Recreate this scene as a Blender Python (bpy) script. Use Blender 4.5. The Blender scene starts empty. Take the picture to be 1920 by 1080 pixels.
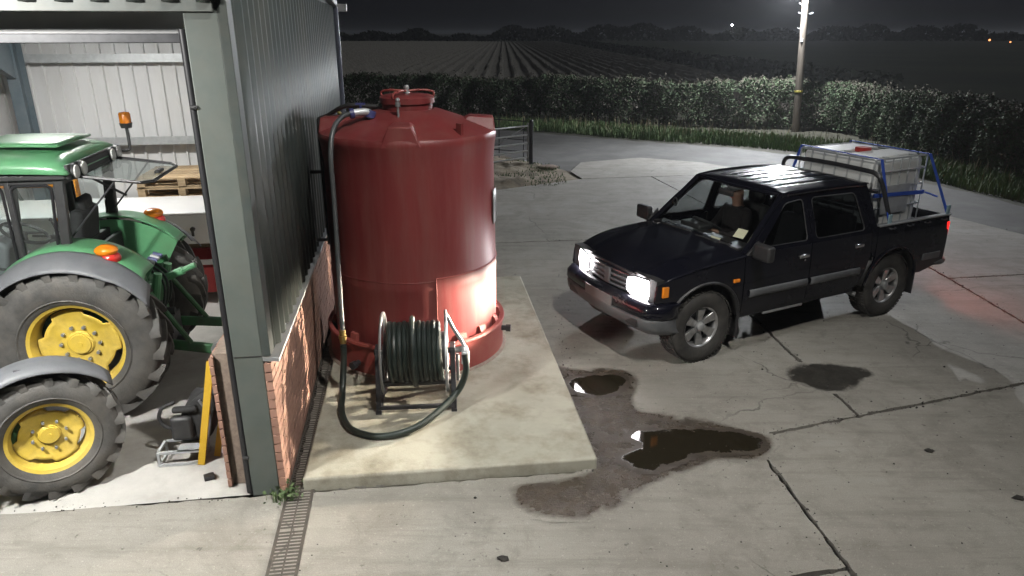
import bpy, bmesh, math, random
import numpy as np
from mathutils import Vector, Matrix

random.seed(7)
rng = np.random.default_rng(7)
SC = bpy.context.scene
COL = SC.collection
R = math.radians
pi = math.pi

# ------------------------------------------------------------------ camera
cam_d = bpy.data.cameras.new("camera")
cam = bpy.data.objects.new("camera", cam_d)
COL.objects.link(cam)
cam.location = (0, 0, 3.4)
cam.rotation_euler = (R(90 - 19.8), 0, 0)
cam_d.sensor_width = 36
cam_d.lens = 36 * 1330 / 1920
cam_d.clip_start = 0.05
cam_d.clip_end = 6000
SC.camera = cam
SC.render.resolution_x, SC.render.resolution_y = 1024, 576

# ------------------------------------------------------------------ night sky, added sun lamp as ambient fill
W = bpy.data.worlds.new("World")
SC.world = W
W.use_nodes = True
bgn = W.node_tree.nodes["Background"]
bgn.inputs[0].default_value = (0.0055, 0.0058, 0.0072, 1)
bgn.inputs[1].default_value = 1.0

def lamp(name, kind, loc, energy, color=(1, 1, 1), direction=None, **kw):
    d = bpy.data.lights.new(name, kind)
    d.energy = energy
    d.color = color
    for k, v in kw.items():
        setattr(d, k, v)
    o = bpy.data.objects.new(name, d)
    COL.objects.link(o)
    o.location = loc
    if direction is not None:
        o.rotation_euler = Vector(direction).to_track_quat('-Z', 'Y').to_euler()
    return o

fill_sun = lamp("ambient_fill_sun", 'SUN', (0, 0, 50), 0.38, (0.92, 0.95, 1.0), (-0.62, -0.15, -0.62), angle=R(6))  # added fill lamp standing in for ambient light, no known moon

SC.view_settings.view_transform = 'Standard'
SC.view_settings.look = 'None'
SC.view_settings.exposure = 0
SC.view_settings.gamma = 1
SC.cycles.use_denoising = True
SC.cycles.use_adaptive_sampling = True
SC.cycles.adaptive_threshold = 0.02
SC.cycles.max_bounces = 6
SC.cycles.transparent_max_bounces = 12
SC.cycles.sample_clamp_indirect = 4

# yard floodlight high on the wall behind the camera (its fixture is built further down)
FLOOD = Vector((2.4, 1.5, 9.0))
flood = lamp("yard_floodlight_lamp", 'SPOT', FLOOD + Vector((0, 0, -.12)), 2850, (1.0, 0.97, 0.915), Vector((-1.8, 5.6, 0)) - FLOOD,
             spot_size=R(108), spot_blend=1.0, shadow_soft_size=0.14)

# ------------------------------------------------------------------ material helpers
MATS = {}
def mk(name, col, rough=0.5, metal=0.0, col2=None, vscale=6.0, bump=0.0, bscale=60.0, coat=0.0,
       rvar=0.0, rnd=0.0, contrast=(0.35, 0.65), spec=0.5, detail=6, stretch=None, dirt=None, dirt_amt=0.5, dirt_scale=2.5):
    m = bpy.data.materials.new(name)
    m.use_nodes = True
    nt = m.node_tree
    N, L = nt.nodes, nt.links
    b = N["Principled BSDF"]
    b.inputs["Roughness"].default_value = rough
    b.inputs["Metallic"].default_value = metal
    b.inputs["Specular IOR Level"].default_value = spec
    if coat:
        b.inputs["Coat Weight"].default_value = coat
        b.inputs["Coat Roughness"].default_value = 0.06
    tc = N.new("ShaderNodeTexCoord")
    mp = N.new("ShaderNodeMapping")
    L.new(tc.outputs["Object"], mp.inputs[0])
    if stretch:
        mp.inputs["Scale"].default_value = stretch
    out = None
    if col2 is None:
        rgb = N.new("ShaderNodeRGB")
        rgb.outputs[0].default_value = (*col, 1)
        out = rgb.outputs[0]
    else:
        n = N.new("ShaderNodeTexNoise")
        n.inputs["Scale"].default_value = vscale
        n.inputs["Detail"].default_value = detail
        n.inputs["Roughness"].default_value = 0.65
        L.new(mp.outputs[0], n.inputs["Vector"])
        r = N.new("ShaderNodeValToRGB")
        r.color_ramp.elements[0].position = contrast[0]
        r.color_ramp.elements[1].position = contrast[1]
        r.color_ramp.elements[0].color = (*col, 1)
        r.color_ramp.elements[1].color = (*col2, 1)
        L.new(n.outputs["Fac"], r.inputs[0])
        out = r.outputs[0]
        if rvar:
            mr = N.new("ShaderNodeMapRange")
            mr.inputs["To Min"].default_value = max(0.02, rough - rvar)
            mr.inputs["To Max"].default_value = min(1, rough + rvar)
            L.new(n.outputs["Fac"], mr.inputs["Value"])
            L.new(mr.outputs[0], b.inputs["Roughness"])
    if dirt:
        n3 = N.new("ShaderNodeTexNoise")
        n3.inputs["Scale"].default_value = dirt_scale
        n3.inputs["Detail"].default_value = 8
        n3.inputs["Roughness"].default_value = 0.7
        L.new(mp.outputs[0], n3.inputs["Vector"])
        r3 = N.new("ShaderNodeMapRange")
        r3.inputs["From Min"].default_value = 0.45
        r3.inputs["From Max"].default_value = 0.72
        r3.inputs["To Max"].default_value = dirt_amt
        L.new(n3.outputs["Fac"], r3.inputs["Value"])
        mx = N.new("ShaderNodeMixRGB")
        L.new(r3.outputs[0], mx.inputs[0])
        L.new(out, mx.inputs[1])
        mx.inputs[2].default_value = (*dirt, 1)
        out = mx.outputs[0]
    if rnd:
        oi = N.new("ShaderNodeObjectInfo")
        hs = N.new("ShaderNodeHueSaturation")
        mr2 = N.new("ShaderNodeMapRange")
        mr2.inputs["To Min"].default_value = 1 - rnd
        mr2.inputs["To Max"].default_value = 1 + rnd
        L.new(oi.outputs["Random"], mr2.inputs["Value"])
        L.new(mr2.outputs[0], hs.inputs["Value"])
        L.new(out, hs.inputs["Color"])
        out = hs.outputs[0]
    L.new(out, b.inputs["Base Color"])
    if bump:
        n2 = N.new("ShaderNodeTexNoise")
        n2.inputs["Scale"].default_value = bscale
        n2.inputs["Detail"].default_value = 5
        L.new(mp.outputs[0], n2.inputs["Vector"])
        bp = N.new("ShaderNodeBump")
        bp.inputs["Strength"].default_value = bump
        bp.inputs["Distance"].default_value = 0.01
        L.new(n2.outputs["Fac"], bp.inputs["Height"])
        L.new(bp.outputs[0], b.inputs["Normal"])
    MATS[name] = m
    return m

def mk_emit(name, col, strength):
    m = bpy.data.materials.new(name)
    m.use_nodes = True
    N, L = m.node_tree.nodes, m.node_tree.links
    b = N["Principled BSDF"]
    b.inputs["Base Color"].default_value = (*col, 1)
    b.inputs["Emission Color"].default_value = (*col, 1)
    b.inputs["Emission Strength"].default_value = strength
    MATS[name] = m
    return m

def mk_glass(name, tint=(0.8, 0.85, 0.85), rough=0.02, ior=1.45, film=0.0):
    # thin pane: tinted see-through plus mirror reflection by Fresnel, with a little dust
    m = bpy.data.materials.new(name)
    m.use_nodes = True
    N, L = m.node_tree.nodes, m.node_tree.links
    N.remove(N["Principled BSDF"])
    out = N["Material Output"]
    tr = N.new("ShaderNodeBsdfTransparent")
    tr.inputs[0].default_value = (*tint, 1)
    gl = N.new("ShaderNodeBsdfGlossy")
    gl.inputs["Roughness"].default_value = rough
    lw = N.new("ShaderNodeLayerWeight")        # facing works from both sides of a single-sheet pane
    lw.inputs[0].default_value = 0.5
    pw = N.new("ShaderNodeMath"); pw.operation = 'POWER'; pw.inputs[1].default_value = 4.0
    L.new(lw.outputs["Facing"], pw.inputs[0])
    fr = N.new("ShaderNodeMapRange"); fr.inputs["To Min"].default_value = 0.06; fr.inputs["To Max"].default_value = 0.95
    L.new(pw.outputs[0], fr.inputs["Value"])
    mx = N.new("ShaderNodeMixShader")
    L.new(fr.outputs[0], mx.inputs[0])
    L.new(tr.outputs[0], mx.inputs[1])
    L.new(gl.outputs[0], mx.inputs[2])
    last = mx
    if film:
        df = N.new("ShaderNodeBsdfDiffuse")
        df.inputs[0].default_value = (0.5, 0.52, 0.5, 1)
        nz = N.new("ShaderNodeTexNoise")
        nz.inputs["Scale"].default_value = 5
        nz.inputs["Detail"].default_value = 6
        mr = N.new("ShaderNodeMapRange")
        mr.inputs["To Min"].default_value = film * 0.3
        mr.inputs["To Max"].default_value = film * 1.7
        L.new(nz.outputs["Fac"], mr.inputs["Value"])
        m2 = N.new("ShaderNodeMixShader")
        L.new(mr.outputs[0], m2.inputs[0])
        L.new(mx.outputs[0], m2.inputs[1])
        L.new(df.outputs[0], m2.inputs[2])
        last = m2
    L.new(last.outputs[0], out.inputs[0])
    MATS[name] = m
    return m

# ------------------------------------------------------------------ mesh helpers
class MB:
    def __init__(s):
        s.v, s.f = [], []
    def add(s, vs, fs, M=None):
        o = len(s.v)
        for p in vs:
            p = Vector(p)
            s.v.append(tuple(M @ p) if M else tuple(p))
        for f in fs:
            s.f.append(tuple(i + o for i in f))
        return s
    def box(s, c, d, rot=None, M=None):
        x, y, z = d[0] / 2, d[1] / 2, d[2] / 2
        vs = [Vector(p) for p in ((-x, -y, -z), (x, -y, -z), (x, y, -z), (-x, y, -z), (-x, -y, z), (x, -y, z), (x, y, z), (-x, y, z))]
        if rot is not None:
            vs = [rot @ p for p in vs]
        vs = [p + Vector(c) for p in vs]
        return s.add(vs, [(0, 3, 2, 1), (4, 5, 6, 7), (0, 1, 5, 4), (1, 2, 6, 5), (2, 3, 7, 6), (3, 0, 4, 7)], M)
    def bar(s, a, b, w, t, up=(0, 0, 1)):
        a, b = Vector(a), Vector(b)
        d = (b - a)
        ln = d.length
        d.normalize()
        u = Vector(up)
        if abs(d.dot(u)) > 0.98:
            u = Vector((1, 0, 0))
        sx = d.cross(u).normalized()
        sz = sx.cross(d).normalized()
        M = Matrix((sx, d, sz)).transposed()
        return s.box((a + b) / 2, (w, ln, t), M)
    def ring(s, c, n, r, ax):
        ax = Vector(ax).normalized()
        u = ax.orthogonal().normalized()
        w = ax.cross(u)
        return [Vector(c) + (u * math.cos(2 * pi * i / n) + w * math.sin(2 * pi * i / n)) * r for i in range(n)]
    def cyl(s, a, b, r0, r1=None, n=12, caps=True):
        r1 = r0 if r1 is None else r1
        a, b = Vector(a), Vector(b)
        A, B = s.ring(a, n, r0, b - a), s.ring(b, n, r1, b - a)
        fs = [(i, (i + 1) % n, n + (i + 1) % n, n + i) for i in range(n)]
        if caps:
            fs += [tuple(range(n - 1, -1, -1)), tuple(range(n, 2 * n))]
        return s.add(A + B, fs)
    def tube(s, pts, r, n=8, closed=False):
        P = [Vector(p) for p in pts]
        m = len(P)
        rr = r if isinstance(r, (list, tuple)) else [r] * m
        T = []
        for i in range(m):
            if closed:
                t = P[(i + 1) % m] - P[i - 1]
            else:
                t = P[min(i + 1, m - 1)] - P[max(i - 1, 0)]
            T.append(t.normalized())
        u = T[0].orthogonal().normalized()
        vs = []
        for i in range(m):
            u = (u - T[i] * u.dot(T[i])).normalized()
            w = T[i].cross(u)
            vs += [P[i] + (u * math.cos(2 * pi * k / n) + w * math.sin(2 * pi * k / n)) * rr[i] for k in range(n)]
        fs = []
        for i in range(m if closed else m - 1):
            j = (i + 1) % m
            for k in range(n):
                fs.append((i * n + k, i * n + (k + 1) % n, j * n + (k + 1) % n, j * n + k))
        if not closed:
            fs += [tuple(range(n - 1, -1, -1)), tuple((m - 1) * n + k for k in range(n))]
        return s.add(vs, fs)
    def lathe(s, prof, n=32, M=None, a0=0, a1=2 * pi):
        full = abs(a1 - a0 - 2 * pi) < 1e-6
        k = n if full else n + 1
        vs, fs = [], []
        for i in range(k):
            a = a0 + (a1 - a0) * i / n
            for r, z in prof:
                vs.append((r * math.cos(a), r * math.sin(a), z))
        m = len(prof)
        for i in range(n):
            j = (i + 1) % k
            for q in range(m - 1):
                fs.append((i * m + q, j * m + q, j * m + q + 1, i * m + q + 1))
        return s.add(vs, fs, M)
    def prism(s, pts, vec):
        # planar polygon (list of 3-D points) swept along vec
        n = len(pts)
        vec = Vector(vec)
        A = [Vector(p) for p in pts]
        B = [p + vec for p in A]
        nn = Vector((0, 0, 0))
        for i in range(n):
            nn += A[i].cross(A[(i + 1) % n])
        if nn.dot(vec) > 0:
            A, B = A[::-1], B[::-1]
        return s.add(A + B, [tuple(range(n)), tuple(range(2 * n - 1, n - 1, -1))] + [((i + 1) % n, i, n + i, n + (i + 1) % n) for i in range(n)])
    def grid(s, fn, nu, nv, flip=False):
        vs = [fn(i / nu, j / nv) for i in range(nu + 1) for j in range(nv + 1)]
        fs = []
        for i in range(nu):
            for j in range(nv):
                a = i * (nv + 1) + j
                q = (a, a + nv + 1, a + nv + 2, a + 1)
                fs.append(q[::-1] if flip else q)
        return s.add(vs, fs)
    def sphere(s, c, r, n=12, m=8):
        sc = r if isinstance(r, (tuple, list)) else (r, r, r)
        prof = [(math.sin(pi * i / m), -math.cos(pi * i / m)) for i in range(m + 1)]
        return s.lathe(prof, n, Matrix.Translation(Vector(c)) @ Matrix.Diagonal((*sc, 1)))
    def mesh(s, name, mat, smooth=35, weld=False):
        me = bpy.data.meshes.new(name)
        me.from_pydata(s.v, [], s.f)
        if weld:
            bm = bmesh.new()
            bm.from_mesh(me)
            bmesh.ops.remove_doubles(bm, verts=bm.verts, dist=1e-5)
            bm.to_mesh(me)
            bm.free()
        me.materials.append(MATS[mat] if isinstance(mat, str) else mat)
        if smooth:
            me.shade_smooth()
            me.set_sharp_from_angle(angle=R(smooth))
        me.update()
        return me
    def build(s, name, mat, parent=None, smooth=35, bevel=0, solid=0, weld=False):
        return link(name, s.mesh(name, mat, smooth, weld), parent, bevel, solid)

def link(name, me, parent=None, bevel=0, solid=0, seg=2):
    o = bpy.data.objects.new(name, me)
    COL.objects.link(o)
    if parent is not None:
        o.parent = parent
    if solid:
        q = o.modifiers.new("solid", 'SOLIDIFY')
        q.thickness = solid
        q.offset = 0
    if bevel:
        q = o.modifiers.new("bevel", 'BEVEL')
        q.width = bevel
        q.segments = seg
        q.limit_method = 'ANGLE'
        q.angle_limit = R(40)
    return o

def tag(o, label=None, cat=None, group=None, kind=None):
    if label: o["label"] = label
    if cat: o["category"] = cat
    if group: o["group"] = group
    if kind: o["kind"] = kind
    return o

def thing(name, label, cat, loc=(0, 0, 0), rz=0.0, group=None):
    o = bpy.data.objects.new(name, None)
    COL.objects.link(o)
    o.location = loc
    o.rotation_euler = (0, 0, rz)
    o.empty_display_size = 0.2
    return tag(o, label, cat, group)

def inst(o, parent, loc=None, rot=None):
    c = o.copy()
    COL.objects.link(c)
    c.parent = parent
    if loc is not None: c.location = loc
    if rot is not None: c.rotation_euler = rot
    return c

def smoothpath(pts, n=8, closed=False):
    # Catmull-Rom through points
    P = [Vector(p) for p in pts]
    m = len(P)
    out = []
    rngi = range(m if closed else m - 1)
    for i in rngi:
        p1, p2 = P[i], P[(i + 1) % m]
        p0 = P[i - 1] if (i > 0 or closed) else p1 * 2 - p2
        p3 = P[(i + 2) % m] if (i + 2 < m or closed) else p2 * 2 - p1
        for k in range(n):
            t = k / n
            out.append(0.5 * ((2 * p1) + (p2 - p0) * t + (2 * p0 - 5 * p1 + 4 * p2 - p3) * t * t + (3 * p1 - p0 - 3 * p2 + p3) * t ** 3))
    if not closed:
        out.append(P[-1])
    return out

# ------------------------------------------------------------------ materials
mk("cladding_grey", (0.034, 0.042, 0.040), 0.5, 0.0, (0.047, 0.056, 0.053), 3, spec=.3, bump=0.03, dirt=(0.09, 0.08, 0.06), dirt_amt=0.45, dirt_scale=1.4)
mk("jamb_grey", (0.068, 0.081, 0.073), 0.5, 0.0, (0.088, 0.10, 0.092), 2.5, dirt=(0.10, 0.09, 0.07), dirt_amt=0.35, dirt_scale=2)
mk("trim_pale", (0.085, 0.095, 0.09), 0.5, 0.1, (0.115, 0.125, 0.118), 4, dirt=(0.12, 0.11, 0.09), dirt_amt=0.5)
mk("rubber_black", (0.012, 0.012, 0.014), 0.45)
mk("liner_white", (0.62, 0.62, 0.63), 0.55, 0.0, (0.72, 0.72, 0.72), 1.2, dirt=(0.42, 0.40, 0.36), dirt_amt=0.5, dirt_scale=1.0, stretch=(1, 1, .25))
mk("steel_bluegrey", (0.10, 0.135, 0.16), 0.5, 0.1, (0.14, 0.17, 0.19), 4)
mk("galvanised", (0.50, 0.52, 0.53), 0.42, 0.45, (0.60, 0.62, 0.63), 14, rvar=0.12)
mk("galv_dull", (0.30, 0.31, 0.32), 0.5, 0.6, (0.42, 0.43, 0.43), 10, rvar=0.12, dirt=(.13, .1, .07), dirt_amt=.4)
mk("brick", (0.25, 0.135, 0.10), 0.88, 0, (0.36, 0.205, 0.15), 9, bump=0.35, bscale=90, rnd=0.16, dirt=(.14, .08, .06), dirt_amt=.5, dirt_scale=5)
mk("mortar", (0.20, 0.15, 0.12), 0.95, 0, (0.28, 0.22, 0.175), 25, bump=0.4, bscale=120)
mk("downpipe_blue", (0.085, 0.095, 0.125), 0.35, 0)
mk("asphalt", (0.065, 0.064, 0.063), 0.85, 0, (0.13, 0.127, 0.12), 1.3, bump=0.5, bscale=35, contrast=(.3, .75), dirt=(.055, .052, .045), dirt_amt=.75, dirt_scale=.6)
mk("joint_soil", (0.012, 0.011, 0.010), 0.95, 0, (0.035, 0.032, 0.026), 12, bump=.6, bscale=50)
mk("rough_earth", (0.09, 0.074, 0.05), 0.95, 0, (0.24, 0.20, 0.14), 3.0, bump=.9, bscale=14, contrast=(.3, .7))
mk("verge_soil", (0.030, 0.030, 0.020), 0.95, 0, (0.060, 0.056, 0.038), 3, bump=.8, bscale=14)
mk("pasture", (0.030, 0.038, 0.022), 0.95, 0, (0.055, 0.062, 0.035), .06, detail=9)
mk("plough_soil", (0.20, 0.185, 0.155), 0.95, 0, (0.32, 0.295, 0.25), 1.2, bump=.8, bscale=6)
mk("grass", (0.065, 0.125, 0.036), 0.7, 0, (0.13, 0.185, 0.065), 1.4)
mk("grass_dry", (0.22, 0.19, 0.11), 0.8, 0, (0.30, 0.26, 0.16), 2)
mk("leaf_hedge", (0.042, 0.066, 0.036), 0.7, 0, (0.10, 0.135, 0.075), 1.0, spec=.25, contrast=(.3, .7))
mk("leaf_brown", (0.07, 0.064, 0.05), 0.8, 0, (0.11, 0.10, 0.08), 1.1, spec=.2)
mk("leaf_weed", (0.05, 0.09, 0.03), 0.6, 0, (0.09, 0.13, 0.05), 20)
mk("far_leaf", (0.022, 0.026, 0.018), 0.9, 0, (0.035, 0.04, 0.027), .1)
mk("twig", (0.05, 0.042, 0.033), 0.9)
mk("pole_wood", (0.08, 0.066, 0.052), 0.85, 0, (0.14, 0.118, 0.094), 5, bump=.5, bscale=25, stretch=(4, 4, .35))
mk("dark_steel", (0.022, 0.023, 0.026), 0.42, 0.2, (0.045, 0.045, 0.05), 8)
mk("black_plastic", (0.018, 0.018, 0.019), 0.5, 0, (0.03, 0.03, 0.031), 9)
mk("grey_plastic", (0.075, 0.078, 0.082), 0.55, 0, (0.10, 0.103, 0.107), 9)
mk("tyre_truck", (0.022, 0.021, 0.020), 0.75, 0, (0.05, 0.047, 0.042), 7, bump=.15, bscale=80)
mk("tyre_tractor", (0.05, 0.049, 0.047), 0.7, 0, (0.10, 0.096, 0.09), 5, bump=.25, bscale=60, dirt=(.12, .105, .085), dirt_amt=.55, dirt_scale=4)
mk("alloy", (0.50, 0.50, 0.50), 0.32, 0.85, (0.62, 0.62, 0.62), 12, rvar=.1, dirt=(.12, .1, .08), dirt_amt=.35, dirt_scale=9)
mk("chrome", (0.72, 0.72, 0.74), 0.16, 1.0)
mk("paint_navy", (0.0045, 0.0047, 0.0085), 0.36, 0.1, (0.006, 0.0062, 0.011), 2.2, coat=0.8, spec=.04, dirt=(0.013, 0.012, 0.011), dirt_amt=.3, dirt_scale=2.2)
mk("paint_green", (0.085, 0.26, 0.125), 0.34, 0, (0.11, 0.31, 0.15), 4, coat=.4, dirt=(.10, .11, .06), dirt_amt=.3, dirt_scale=3)
mk("green_dark", (0.02, 0.10, 0.035), 0.5, 0, (0.035, 0.13, 0.05), 8, dirt=(.05, .045, .035), dirt_amt=.7, dirt_scale=6)
mk("rim_yellow", (0.58, 0.41, 0.05), 0.42, 0, (0.68, 0.50, 0.10), 4, dirt=(.25, .17, .06), dirt_amt=.5, dirt_scale=5)
mk("fender_grey", (0.12, 0.125, 0.135), 0.5, 0, (0.15, 0.155, 0.165), 6)
mk("seat_black", (0.015, 0.015, 0.016), 0.8, 0, (0.025, 0.025, 0.026), 20)
mk("amber_lens", (0.75, 0.22, 0.01), 0.25, 0, coat=.5)
mk("red_lens", (0.50, 0.02, 0.015), 0.25, 0, coat=.5)
mk("clear_lens", (0.62, 0.62, 0.60), 0.15, 0, coat=.6)
mk("tank_red", (0.145, 0.021, 0.022), 0.46, 0, (0.19, 0.03, 0.03), 2.2, bump=.02, bscale=30, rvar=.07, dirt=(.20, .085, .07), dirt_amt=.55, dirt_scale=7, stretch=(1, 1, .10))
mk("bund_red", (0.23, 0.04, 0.035), 0.55, 0, (0.30, 0.06, 0.05), 3, dirt=(.20, .11, .08), dirt_amt=.5, dirt_scale=3)
mk("slab_concrete", (0.26, 0.25, 0.20), 0.82, 0, (0.38, 0.365, 0.30), 1.3, bump=.25, bscale=60, contrast=(.3, .7), dirt=(.12, .10, .065), dirt_amt=.9, dirt_scale=2.1)
mk("shed_concrete", (0.34, 0.33, 0.31), 0.8, 0, (0.46, 0.45, 0.42), 1.1, bump=.2, bscale=50, dirt=(.22, .205, .18), dirt_amt=.7, dirt_scale=1.2)
mk("cast_iron", (0.055, 0.049, 0.043), 0.65, 0.3, (0.095, 0.082, 0.068), 14)
mk("hose_black", (0.010, 0.017, 0.014), 0.45, 0, (0.017, 0.026, 0.022), 8)
mk("hose_grey", (0.055, 0.06, 0.062), 0.38, 0, (0.08, 0.085, 0.088), 8)
mk("gate_galv", (0.55, 0.57, 0.58), 0.45, 0.1, (0.66, 0.68, 0.69), 8)
mk("brass", (0.45, 0.33, 0.12), 0.35, 0.9)
mk("valve_blue", (0.045, 0.05, 0.16), 0.4, 0)
mk("ibc_white", (0.78, 0.80, 0.78), 0.4, 0, (0.82, 0.83, 0.81), 3, dirt=(.6, .59, .54), dirt_amt=.3, dirt_scale=3)
mk("cap_red", (0.45, 0.03, 0.02), 0.4)
mk("strap_blue", (0.02, 0.07, 0.42), 0.75, 0, (0.03, 0.1, 0.5), 60)
mk("strap_pale", (0.25, 0.36, 0.40), 0.75)
mk("pallet_wood", (0.36, 0.25, 0.14), 0.8, 0, (0.50, 0.38, 0.24), 5, stretch=(1, 6, 6), rnd=.2)
mk("paint_white", (0.70, 0.70, 0.71), 0.4, 0, (0.76, 0.76, 0.76), 2, coat=.3)
mk("paint_red", (0.36, 0.025, 0.03), 0.45, 0, (0.42, 0.04, 0.04), 4)
mk("paint_orange", (0.65, 0.23, 0.02), 0.5, 0, (0.7, 0.28, 0.03), 4)
mk("level_yellow", (0.66, 0.40, 0.03), 0.45, 0, (0.72, 0.46, 0.05), 6)
mk("skin", (0.32, 0.18, 0.13), 0.55, 0, (0.38, 0.22, 0.16), 12)
mk("jacket_dark", (0.014, 0.011, 0.012), 0.9, 0, (0.024, 0.019, 0.02), 20)
mk("cap_grey", (0.22, 0.22, 0.23), 0.85)
mk("sticker", (0.70, 0.66, 0.50), 0.6)
mk("plate", (0.14, 0.13, 0.13), 0.5)
mk("yellow_band", (0.45, 0.38, 0.08), 0.6)
mk_glass("glass_clear", (0.80, 0.86, 0.85), film=0.05)
mk_glass("glass_hatch", (0.62, 0.70, 0.70), film=0.16)
mk_glass("glass_truck", (0.30, 0.32, 0.33))
mk_glass("glass_screen", (0.86, 0.89, 0.87))
mk_emit("headlight_on", (1.0, 0.95, 0.97), 60)
mk_emit("tail_on", (0.9, 0.02, 0.015), 1.6)
mk_emit("lamp_on", (0.92, 0.95, 1.0), 90)
mk_emit("led_on", (1.0, 1.0, 0.97), 25)
mk_emit("far_orange", (1.0, 0.35, 0.12), 3)

def concrete_material(name, base, light, dark, kind="dry", over=None):
    """yard concrete; kind 'wet', 'damp' or 'water' lays that state over the dry concrete, fading out at the sheet's ragged edge"""
    m = bpy.data.materials.new(name)
    m.use_nodes = True
    N, L = m.node_tree.nodes, m.node_tree.links
    b = N["Principled BSDF"]
    tc = N.new("ShaderNodeTexCoord")
    co = tc.outputs["Object"]
    def noise(s, d=6, r=0.6, sc=None, dist=0.0, rot=33):
        n = N.new("ShaderNodeTexNoise")
        n.inputs["Scale"].default_value = s
        n.inputs["Detail"].default_value = d
        n.inputs["Roughness"].default_value = r
        n.inputs["Distortion"].default_value = dist
        if sc:
            mp = N.new("ShaderNodeMapping")
            mp.inputs["Scale"].default_value = sc
            mp.inputs["Rotation"].default_value = (0, 0, R(rot))
            L.new(co, mp.inputs[0])
            L.new(mp.outputs[0], n.inputs["Vector"])
        else:
            L.new(co, n.inputs["Vector"])
        return n.outputs["Fac"]
    def rng_(v, a, c, lo=0., hi=1.):
        n = N.new("ShaderNodeMapRange")
        n.inputs["From Min"].default_value = a
        n.inputs["From Max"].default_value = c
        n.inputs["To Min"].default_value = lo
        n.inputs["To Max"].default_value = hi
        L.new(v, n.inputs["Value"])
        return n.outputs[0]
    def mix(f, a, c):
        n = N.new("ShaderNodeMixRGB")
        if isinstance(f, float): n.inputs[0].default_value = f
        else: L.new(f, n.inputs[0])
        if isinstance(a, tuple): n.inputs[1].default_value = (*a, 1)
        else: L.new(a, n.inputs[1])
        if isinstance(c, tuple): n.inputs[2].default_value = (*c, 1)
        else: L.new(c, n.inputs[2])
        return n.outputs[0]
    def math_(op, a, c):
        n = N.new("ShaderNodeMath"); n.operation = op
        for i, q in enumerate((a, c)):
            if isinstance(q, (int, float)): n.inputs[i].default_value = q
            else: L.new(q, n.inputs[i])
        return n.outputs[0]
    c = mix(rng_(noise(0.45, 8, .65), .34, .66), base, light)
    c = mix(rng_(noise(0.9, 9, .7, dist=.8), .50, .70, 0, .60), c, dark)                        # broad damp blotches
    c = mix(rng_(noise(3.1, 9, .74, dist=.6), .52, .70, 0, .50), c, dark)                       # smaller stains
    c = mix(rng_(noise(0.8, 7, .7, (.5, 7, 1), rot=-27), .52, .72, 0, .50), c, dark)            # wheel tracks swinging out of the gate
    c = mix(rng_(noise(1.0, 7, .7, (1.2, 11, 1)), .50, .75, 0, .40), c, dark)                   # brush marks
    c = mix(rng_(noise(13, 5, .65), .63, .72, 0, .80), c, tuple(x * .4 for x in dark))         # small dark spots
    c = mix(rng_(noise(5.5, 8, .8, dist=1.2), .66, .74, 0, .75), c, tuple(x * .45 for x in dark))  # mud smears
    c = mix(rng_(noise(140, 3, .6), .35, .75, 0, .45), c, tuple(x * .5 for x in dark))         # grit
    c = mix(rng_(noise(38, 4, .6), .60, .72, 0, .45), c, tuple(min(1, x * 1.25) for x in light))
    # hairline cracks
    vo = N.new("ShaderNodeTexVoronoi"); vo.feature = 'DISTANCE_TO_EDGE'; vo.inputs["Scale"].default_value = .42
    wv = N.new("ShaderNodeMixRGB"); wv.blend_type = 'ADD'; wv.inputs[0].default_value = .35
    nn = N.new("ShaderNodeTexNoise"); nn.inputs["Scale"].default_value = 2.2; nn.inputs["Detail"].default_value = 6
    L.new(co, nn.inputs["Vector"]); L.new(co, wv.inputs[1]); L.new(nn.outputs["Color"], wv.inputs[2]); L.new(wv.outputs[0], vo.inputs["Vector"])
    crack = math_('MULTIPLY', rng_(vo.outputs["Distance"], .0, .0045, .8, 0), rng_(noise(.6, 3, .5), .52, .60))
    c = mix(crack, c, tuple(x * .3 for x in dark))
    oi = N.new("ShaderNodeObjectInfo")
    rough = rng_(noise(3, 5, .6), .3, .7, .68, .9)
    bh = math_('ADD', noise(70, 4, .6), noise(6, 5, .6, (1, 14, 1)))
    bp = N.new("ShaderNodeBump")
    bp.inputs["Strength"].default_value = .4
    bp.inputs["Distance"].default_value = .006
    L.new(bh, bp.inputs["Height"])
    if kind != "dry":
        at = N.new("ShaderNodeAttribute"); at.attribute_name = "edge"
        e = math_('MULTIPLY', at.outputs["Fac"], rng_(noise(4.2, 10, .70, dist=.4), .32, .66, .22, 1.9))
        soft = {"wet": (.10, .42), "damp": (.14, .40), "water": (.24, .31)}[kind]
        fac = rng_(e, soft[0], soft[1])
        if kind == "water":
            wetc = mix(rng_(noise(6, 6, .6), .35, .65), (0.036, 0.029, 0.022), (0.062, 0.050, 0.038))
            c = mix(fac, wetc, over)
            rough = rng_(fac, 0, 1, .50, .025)
            L.new(rng_(fac, 0, 1, .7, .02), bp.inputs["Strength"])
        else:
            w2 = mix(rng_(noise(6, 6, .65), .35, .65), over, tuple(x * 1.7 for x in over))
            w2 = mix(rng_(noise(120, 3, .6), .4, .7, 0, .5), w2, tuple(x * .4 for x in over))
            c = mix(fac, c, w2)
            if kind == "wet":
                rough = mix(fac, rough, rng_(noise(7, 6, .65), .38, .62, .12, .45))
                L.new(rng_(fac, 0, 1, .4, .85), bp.inputs["Strength"])
                bp.inputs["Distance"].default_value = .010
            else:
                rough = mix(fac, rough, rng_(noise(9, 4, .6), .3, .7, .35, .6))
        L.new(c, b.inputs["Base Color"])
    else:
        hs = N.new("ShaderNodeHueSaturation")
        L.new(rng_(oi.outputs["Random"], 0, 1, .96, 1.03), hs.inputs["Value"])
        L.new(c, hs.inputs["Color"])
        L.new(hs.outputs[0], b.inputs["Base Color"])
    L.new(rough, b.inputs["Roughness"])
    L.new(bp.outputs[0], b.inputs["Normal"])
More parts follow.
